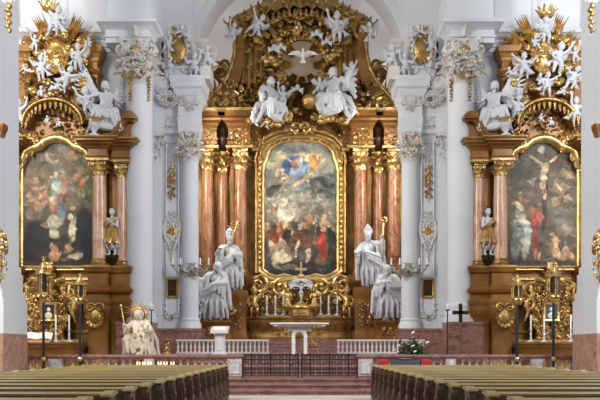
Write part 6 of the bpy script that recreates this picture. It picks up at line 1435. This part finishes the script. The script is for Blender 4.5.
    part('pole', MB().lathe(x, 28.9, [(.18, FL), (.18, FL+.04), (.03, FL+.1), (.025, z), (.1, z+.03), (.1, z+.06), (.03, z+.07)], 12), 'bronze', t); part('candle', MB().lathe(x, 28.9, [(.035, z+.06), (.035, z+.3), (.01, z+.32)], 8), 'wax', t)
    Q = Pl(28.6); x = Q.x(460.5); t = thing('standing_cross', (x, 28.6, FL), 'brown wooden cross on a tall pole in front of the right great pillar', 'cross')
    part('pole', MB().lathe(x, 28.6, [(.25, FL), (.25, FL+.06), (.04, FL+.12), (.035, Q.z(322))], 12), 'wood', t)
    m = MB().box(x-.07, x+.07, 28.56, 28.64, Q.z(322), Q.z(305.5)).box(x-.25, x+.25, 28.56, 28.64, Q.z(314.3), Q.z(310.8))
    for a, b in ((0, 305.5), (-.26, 312.5), (.26, 312.5)): m.ball((x+a, 28.6, Q.z(b)), .09)
    part('cross', m, 'bronze', t)
    Q = Pl(28.9); x = Q.x(447.5); t = thing('standing_candle', (x, 28.9, FL), 'slim dark candle stand beside the right great pillar, left of the brown cross', 'candle'); z = Q.z(311)
    part('pole', MB().lathe(x, 28.9, [(.18, FL), (.18, FL+.04), (.03, FL+.1), (.025, z), (.1, z+.03), (.1, z+.06), (.03, z+.07)], 12), 'bronze', t); part('candle', MB().lathe(x, 28.9, [(.035, z+.06), (.035, z+.3), (.01, z+.32)], 8), 'wax', t)
    # processional lanterns on poles in front of the rail
    Q = Pl(23.2)
    for (u, vp, vt, lw, sty, l) in ((43.5, 303, 256, 8.5, 'iron', 'outer processional lantern: gilded tower on a black pole before the left communion rail'), (80, 304, 273, 7.5, 'iron', 'inner processional lantern: small gilded lantern on a pole before the left communion rail'),
                              (553.5, 303, 260, 8.5, 'iron', 'outer processional lantern: gilded tower on a black pole before the right communion rail'), (517, 304, 274, 7.5, 'iron', 'inner processional lantern: small gilded lantern on a pole before the right communion rail')):
        x = Q.x(u); yy = 23.2; s_ = Q.s; t = thing('processional_lantern', (x, yy, FL), l, 'lantern')
        big = lw > 8
        part('pole', MB().lathe(x, yy, [(.13, FL), (.13, FL+.04), (.045, FL+.07), (.045, Q.z(vp)), (.04, Q.z(vp-1))], 12), 'black', t)
        part('knob', MB().ball((x, yy, Q.z(359)), .085).lathe(x, yy, [(.06, Q.z(361)), (.07, Q.z(360)), (.06, Q.z(357))], 10), 'brightgold', t)
        w = lw*s_; zb, zt_ = Q.z(vp), Q.z(vt); h = zt_-zb
        b = part('lantern_base', MB().lathe(x, yy, [(.05, zb-.02), (.1, zb+.04*h), (w*.35, zb+.1*h), (w*.8, zb+.16*h), (w*.85, zb+.2*h), (w*.7, zb+.23*h)], 6), 'gold', t)
        part('lantern_glass', MB().lathe(x, yy, [(w*.5, zb+.22*h), (w*.55, zb+.4*h), (w*.5, zb+.6*h)], 6), 'glass', t)
        for i in range(6):
            a = 2*PI*i/6+PI/6; part('lantern_post', MB().tube([(x+w*.62*math.cos(a), yy+w*.62*math.sin(a), zb+.2*h), (x+w*.7*math.cos(a), yy+w*.7*math.sin(a), zb+.4*h), (x+w*.58*math.cos(a), yy+w*.58*math.sin(a), zb+.62*h)], [.035, .03, .035]), 'gold', t)
        m = MB().lathe(x, yy, [(w*.9, zb+.6*h), (w*.92, zb+.64*h), (w*.6, zb+.7*h), (w*.42, zb+.78*h), (w*.3, zb+.84*h), (w*.12, zb+.88*h)], 12); m.ball((x, yy, zb+.91*h), w*.2)
        for i in range(6): a = 2*PI*i/6; m.leaf((x+w*.8*math.cos(a), yy+w*.8*math.sin(a), zb+.62*h), (math.cos(a)*.3, math.sin(a)*.3, 1), (math.cos(a), math.sin(a), 0), .18*h, w*.5, 1.6, 4); m.leaf((x+w*.7*math.cos(a), yy+w*.7*math.sin(a), zb+.2*h), (math.cos(a)*.3, math.sin(a)*.3, -1), (math.cos(a), math.sin(a), 0), .14*h, w*.5, 1.4, 4)
        m.box(x-.02, x+.02, yy-.02, yy+.02, zb+.92*h, zt_).box(x-.07, x+.07, yy-.02, yy+.02, zb+.96*h, zb+.98*h); part('lantern_roof', m, 'brightgold', t)
    # votive candles on a stand
    Q = Pl(22.9); zs = Q.z(365.5); xa, xb = Q.x(134), Q.x(177); yv = 22.9
    t = thing('votive_stand', ((xa+xb)/2, yv, .48-.16), 'dark iron stand for the row of votive lights before the left communion rail', 'candle stand')
    part('tray', MB().box(xa, xb, yv-.13, yv+.13, zs-.03, zs), 'iron', t)
    for a in (xa+.05, xb-.05):
        for b in (-.1, .1): part('leg', MB().box(a-.02, a+.02, yv+b-.02, yv+b+.02, .32, zs-.02), 'iron', t)
    c0 = None; k = 0
    for i, a in enumerate((137, 140, 142.5, 145, 148, 151, 158, 161, 164, 167, 171, 174)):
        x = Q.x(a); yy = yv+(-.06 if i % 2 else .05)
        if c0 is None:
            c0 = thing('votive_candle', (x, yy, zs), 'lit votive candle glowing on the dark stand behind the left pews', 'candle', 'lit votive candles')
            part('cup', MB().lathe(x, yy, [(.026, zs), (.03, zs+.04), (.026, zs+.04), (.024, zs+.03)], 10), 'wax', c0)
            part('flame', MB().lathe(x, yy, [(.005, zs+.035), (.02, zs+.06), (.016, zs+.085), (.003, zs+.125)], 8), 'flame', c0)
        else: dup(c0, (x, yy, zs))
    # flower arrangement and dark table, red-covered stools
    Q = Pl(24.6); x = Q.x(412); yf = 24.6; zb = Q.z(354)
    t = thing('flower_arrangement', (x, yf, FL), 'large arrangement of bare twigs, green leaves and white blossom behind the right communion rail', 'flowers'); R = random.Random(9)
    part('stand', MB().lathe(x, yf, [(.25, FL), (.22, FL+.05), (.05, FL+.1), (.05, zb-.35), (.2, zb-.3), (.26, zb-.1), (.2, zb-.05)], 14), 'bronze', t)
    m = MB(); g = MB(); bl = MB()
    for i in range(44):
        a = R.uniform(0, 2*PI); L = R.uniform(.35, .95); el = R.uniform(.15, 1.5); d = Vector((math.cos(a)*math.cos(el)*1.15, math.sin(a)*math.cos(el)*.6, math.sin(el)))
        p = Vector((x, yf, zb-.1)); q1 = p+d*L*.5+Vector((0, 0, .05)); q2 = p+d*L+Vector((R.uniform(-.1, .1), 0, R.uniform(-.05, .1)))
        if i % 2: m.tube([p, q1, q2], [.012, .009, .004], 5); m.tube([q1, q1+d*.2+Vector((R.uniform(-.2, .2), 0, .15))], [.007, .003], 5)
        for j in range(6):
            o = p+d*L*R.uniform(.15, .72); g.leaf(o, (R.uniform(-1, 1), R.uniform(-1, .3), R.uniform(-.3, 1)), (0, -1, .3), R.uniform(.12, .24), .08, 1.0, 4)
        if i % 4 == 0: bl.ball(q2, .045, 7, 5); bl.ball(q2+Vector((.05, -.03, .03)), .035, 7, 5)
    part('twigs', m, 'twig', t); part('leaves', g, 'leafgreen', t); part('blossoms', bl, 'blossom', t)
    Q = Pl(22.9); x = Q.x(405); yt = 22.9; z = Q.z(360)
    t = thing('side_table', (x, yt, .32), 'small dark cloth-covered table between two red cushioned stools before the right communion rail', 'table')
    part('cloth_cover', MB().grid([[(x+(.45+.02*(i % 2)*k)*math.copysign(min(1, abs(1.3*math.cos(2*PI*i/40))), math.cos(2*PI*i/40)), yt+.17*math.copysign(min(1, abs(1.3*math.sin(2*PI*i/40))), math.sin(2*PI*i/40)), zz) for i in range(40)] for k, zz in ((2, .33), (1, z-.1), (0, z))]), 'slate', t)
    part('dish', MB().lathe(x, yt, [(.1, z), (.22, z+.05), (.2, z+.05), (.09, z+.015)], 16), 'silver', t)
    for u, l in ((383.5, 'left'), (425.5, 'right')):
        x = Q.x(u); z = Q.z(359); t = thing('stool', (x, yt, .32), 'red cushioned stool %s of the small dark table before the right communion rail' % l, 'stool')
        part('cushion', MB().box(x-.16, x+.16, yt-.14, yt+.14, z-.2, z-.05).ball((x, yt, z-.06), (.17, .15, .06), 14, 8), 'red', t)
        for a in (-.13, .13):
            for b in (-.1, .1): part('leg', MB().box(x+a-.02, x+a+.02, yt+b-.02, yt+b+.02, .32, z-.19), 'pewdark', t)

# ------------------------------------------------------------------ pews
def pews():
    ORD = ['front', 'second', 'third', 'fourth', 'fifth', 'sixth', 'seventh', 'eighth', 'ninth', 'tenth', 'eleventh', 'twelfth', 'thirteenth', 'fourteenth', 'fifteenth', 'sixteenth']
    def make(sg):
        xa, xb = sorted((sg*2.09, sg*6.25)); y = 0.0
        side = 'left' if sg < 0 else 'right'
        t = thing('pew', ((xa+xb)/2, 0, 0), 'x', 'pew', 'pews of the %s block' % side)
        part('seat', MB().box(xa+.04, xb-.04, .0, .42, .42, .46), 'pew', t); part('kneeler', MB().box(xa+.05, xb-.05, -.50, -.34, .10, .16), 'pew', t)
        m = MB().box(xa+.04, xb-.04, -.02, .02, .12, .93)
        n = 4
        for i in range(n):
            a = xa+.15+(xb-xa-.3)*i/n+.04; b = xa+.15+(xb-xa-.3)*(i+1)/n-.04
            m.frame([(a, .2), (b, .2), (b, .82), (a, .82)], [(0, -.02), (0, -.035), (-.05, -.045), (-.07, -.02)])
        part('backrest', m, 'pewshade', t)
        m = MB(); m.prism([(-.12, .968), (-.125, .992), (-.03, 1.002), (.05, 1.008), (.07, .995), (.05, .972), (-.03, .966)], xa+.05, xb-.05, 'yz'); part('book_ledge', m, 'pew', t, 30)
        for e in (xa, xb-.075):
            q = [(-.30, 0), (-.30, .12), (-.25, .17), (-.22, .3), (-.14, .42), (-.13, .55), (-.15, .68), (-.18, .80), (-.19, .89), (-.17, .94), (-.12, .965), (-.04, .985), (.06, .99), (.10, .94), (.06, .86), (.06, .72), (.13, .62), (.28, .58), (.38, .54), (.42, .46), (.38, .36), (.30, .28), (.32, .15), (.40, .10), (.40, 0)]
            ep = part('end_panel', MB().prism(q, e, e+.075, 'yz'), 'pewdark', t, 30)
            m = MB(); xx = e-.012 if e == xa else e+.087
            for (cy, cz, r, a0, h) in ((-.09, .80, .08, 0, 1), (.01, .72, .05, PI, -1), (-.03, .5, .09, PI/2, 1), (.22, .42, .1, -1, -1), (-.12, .24, .09, -PI/2, 1), (.15, .2, .09, PI, -1)):
                st = len(m.v); m.scroll((cy, cz), r, 1.3, a0, h, .022, 0, 14); m.xf(Matrix(((0, 1, 0, xx), (1, 0, 0, 0), (0, 0, 1, 0), (0, 0, 0, 1))), st)
            m.tube([(xx, -.05, .12), (xx, -.04, .5), (xx, -.05, .86)], .018, 6); part('carving', m, 'pewdark', ep)
            # pale rounded cap on top of the end
            part('arm_cap', MB().prism([(-.18, .955), (-.2, .975), (-.18, .995), (-.1, 1.012), (.0, 1.022), (.08, 1.02), (.11, .995), (.07, .98), (-.06, .97), (-.14, .958)], e-.025, e+.1, 'yz'), 'pew', t, 30)
        return t
    for sg in (-1, 1):
        side = 'left' if sg < 0 else 'right'; p = make(sg); x = p.location.x
        for i in range(15):
            y = 20.2-.95*i
            w = 'row' if i else 'row, nearest the altar rail,'
            l = '%s %s from the altar of the pale oak pews on the %s of the aisle' % (ORD[i], 'row' , side)
            if i == 0: p.location = (x, y, 0); p['label'] = l
            else: dup(p, (x, y, 0), l)

# ------------------------------------------------------------------ light and camera
def area(name, loc, target, sx, sy, power, col=(1, 1, 1)):
    l = bpy.data.lights.new(name, 'AREA'); l.shape = 'RECTANGLE'; l.size = sx; l.size_y = sy; l.energy = power; l.color = col
    o = bpy.data.objects.new(name, l); C.objects.link(o); o.location = loc
    o.rotation_euler = (Vector(target)-Vector(loc)).to_track_quat('-Z', 'Y').to_euler(); return o
def lights():
    w = bpy.data.worlds.new('sky'); bpy.context.scene.world = w; w.use_nodes = True
    b = w.node_tree.nodes['Background']; b.inputs['Color'].default_value = (.93, .96, 1.0, 1); b.inputs['Strength'].default_value = .40
    area('nave_window_left', (-13.5, 14, 15), (2, 33, 7), 5, 10, 3300, (1, .97, .92))
    area('nave_window_right', (13.5, 15, 14), (-2, 33, 6), 5, 9, 2600, (.95, .97, 1))
    area('choir_fill_left', (-6.3, 35.7, 11.5), (1.5, 39.2, 6.5), 2, 6, 1050, (1, .96, .88))  # added light, hidden behind the pier, brightens altar front and statues
    area('choir_fill_right', (6.3, 35.7, 11.5), (-1.5, 39.2, 6.5), 2, 6, 950, (1, .97, .9))  # added counterpart behind the opposite pier
    area('apse_fill_left', (-6.4, 41.6, 13.5), (1.5, 46, 18), 2.2, 6, 480, (1, .98, .95))  # added light, unseen behind the retable, lifts the apse wall
    area('apse_fill_right', (6.4, 41.6, 13.5), (-1.5, 46, 18), 2.2, 6, 460, (1, .98, .95))  # second added apse light, also out of sight
def camera():
    c = bpy.data.cameras.new('camera'); o = bpy.data.objects.new('camera', c); C.objects.link(o)
    o.location = (0, 0, ZC); o.rotation_euler = (PI/2, 0, 0); c.sensor_fit = 'HORIZONTAL'; c.sensor_width = 36; c.lens = F/600*36
    c.shift_y = (V0-200)/600; c.clip_end = 200; bpy.context.scene.camera = o
    s = bpy.context.scene; s.view_settings.view_transform = 'Standard'; s.view_settings.look = 'None'; s.view_settings.gamma = 1; s.view_settings.use_curve_mapping = False; s.view_settings.exposure = 0.3

make_prototypes()
build_setting()
high_altar()
for sg in (1, -1): side_altar(sg); wall_things(sg)
furnishings()
pews()
lights()
camera()
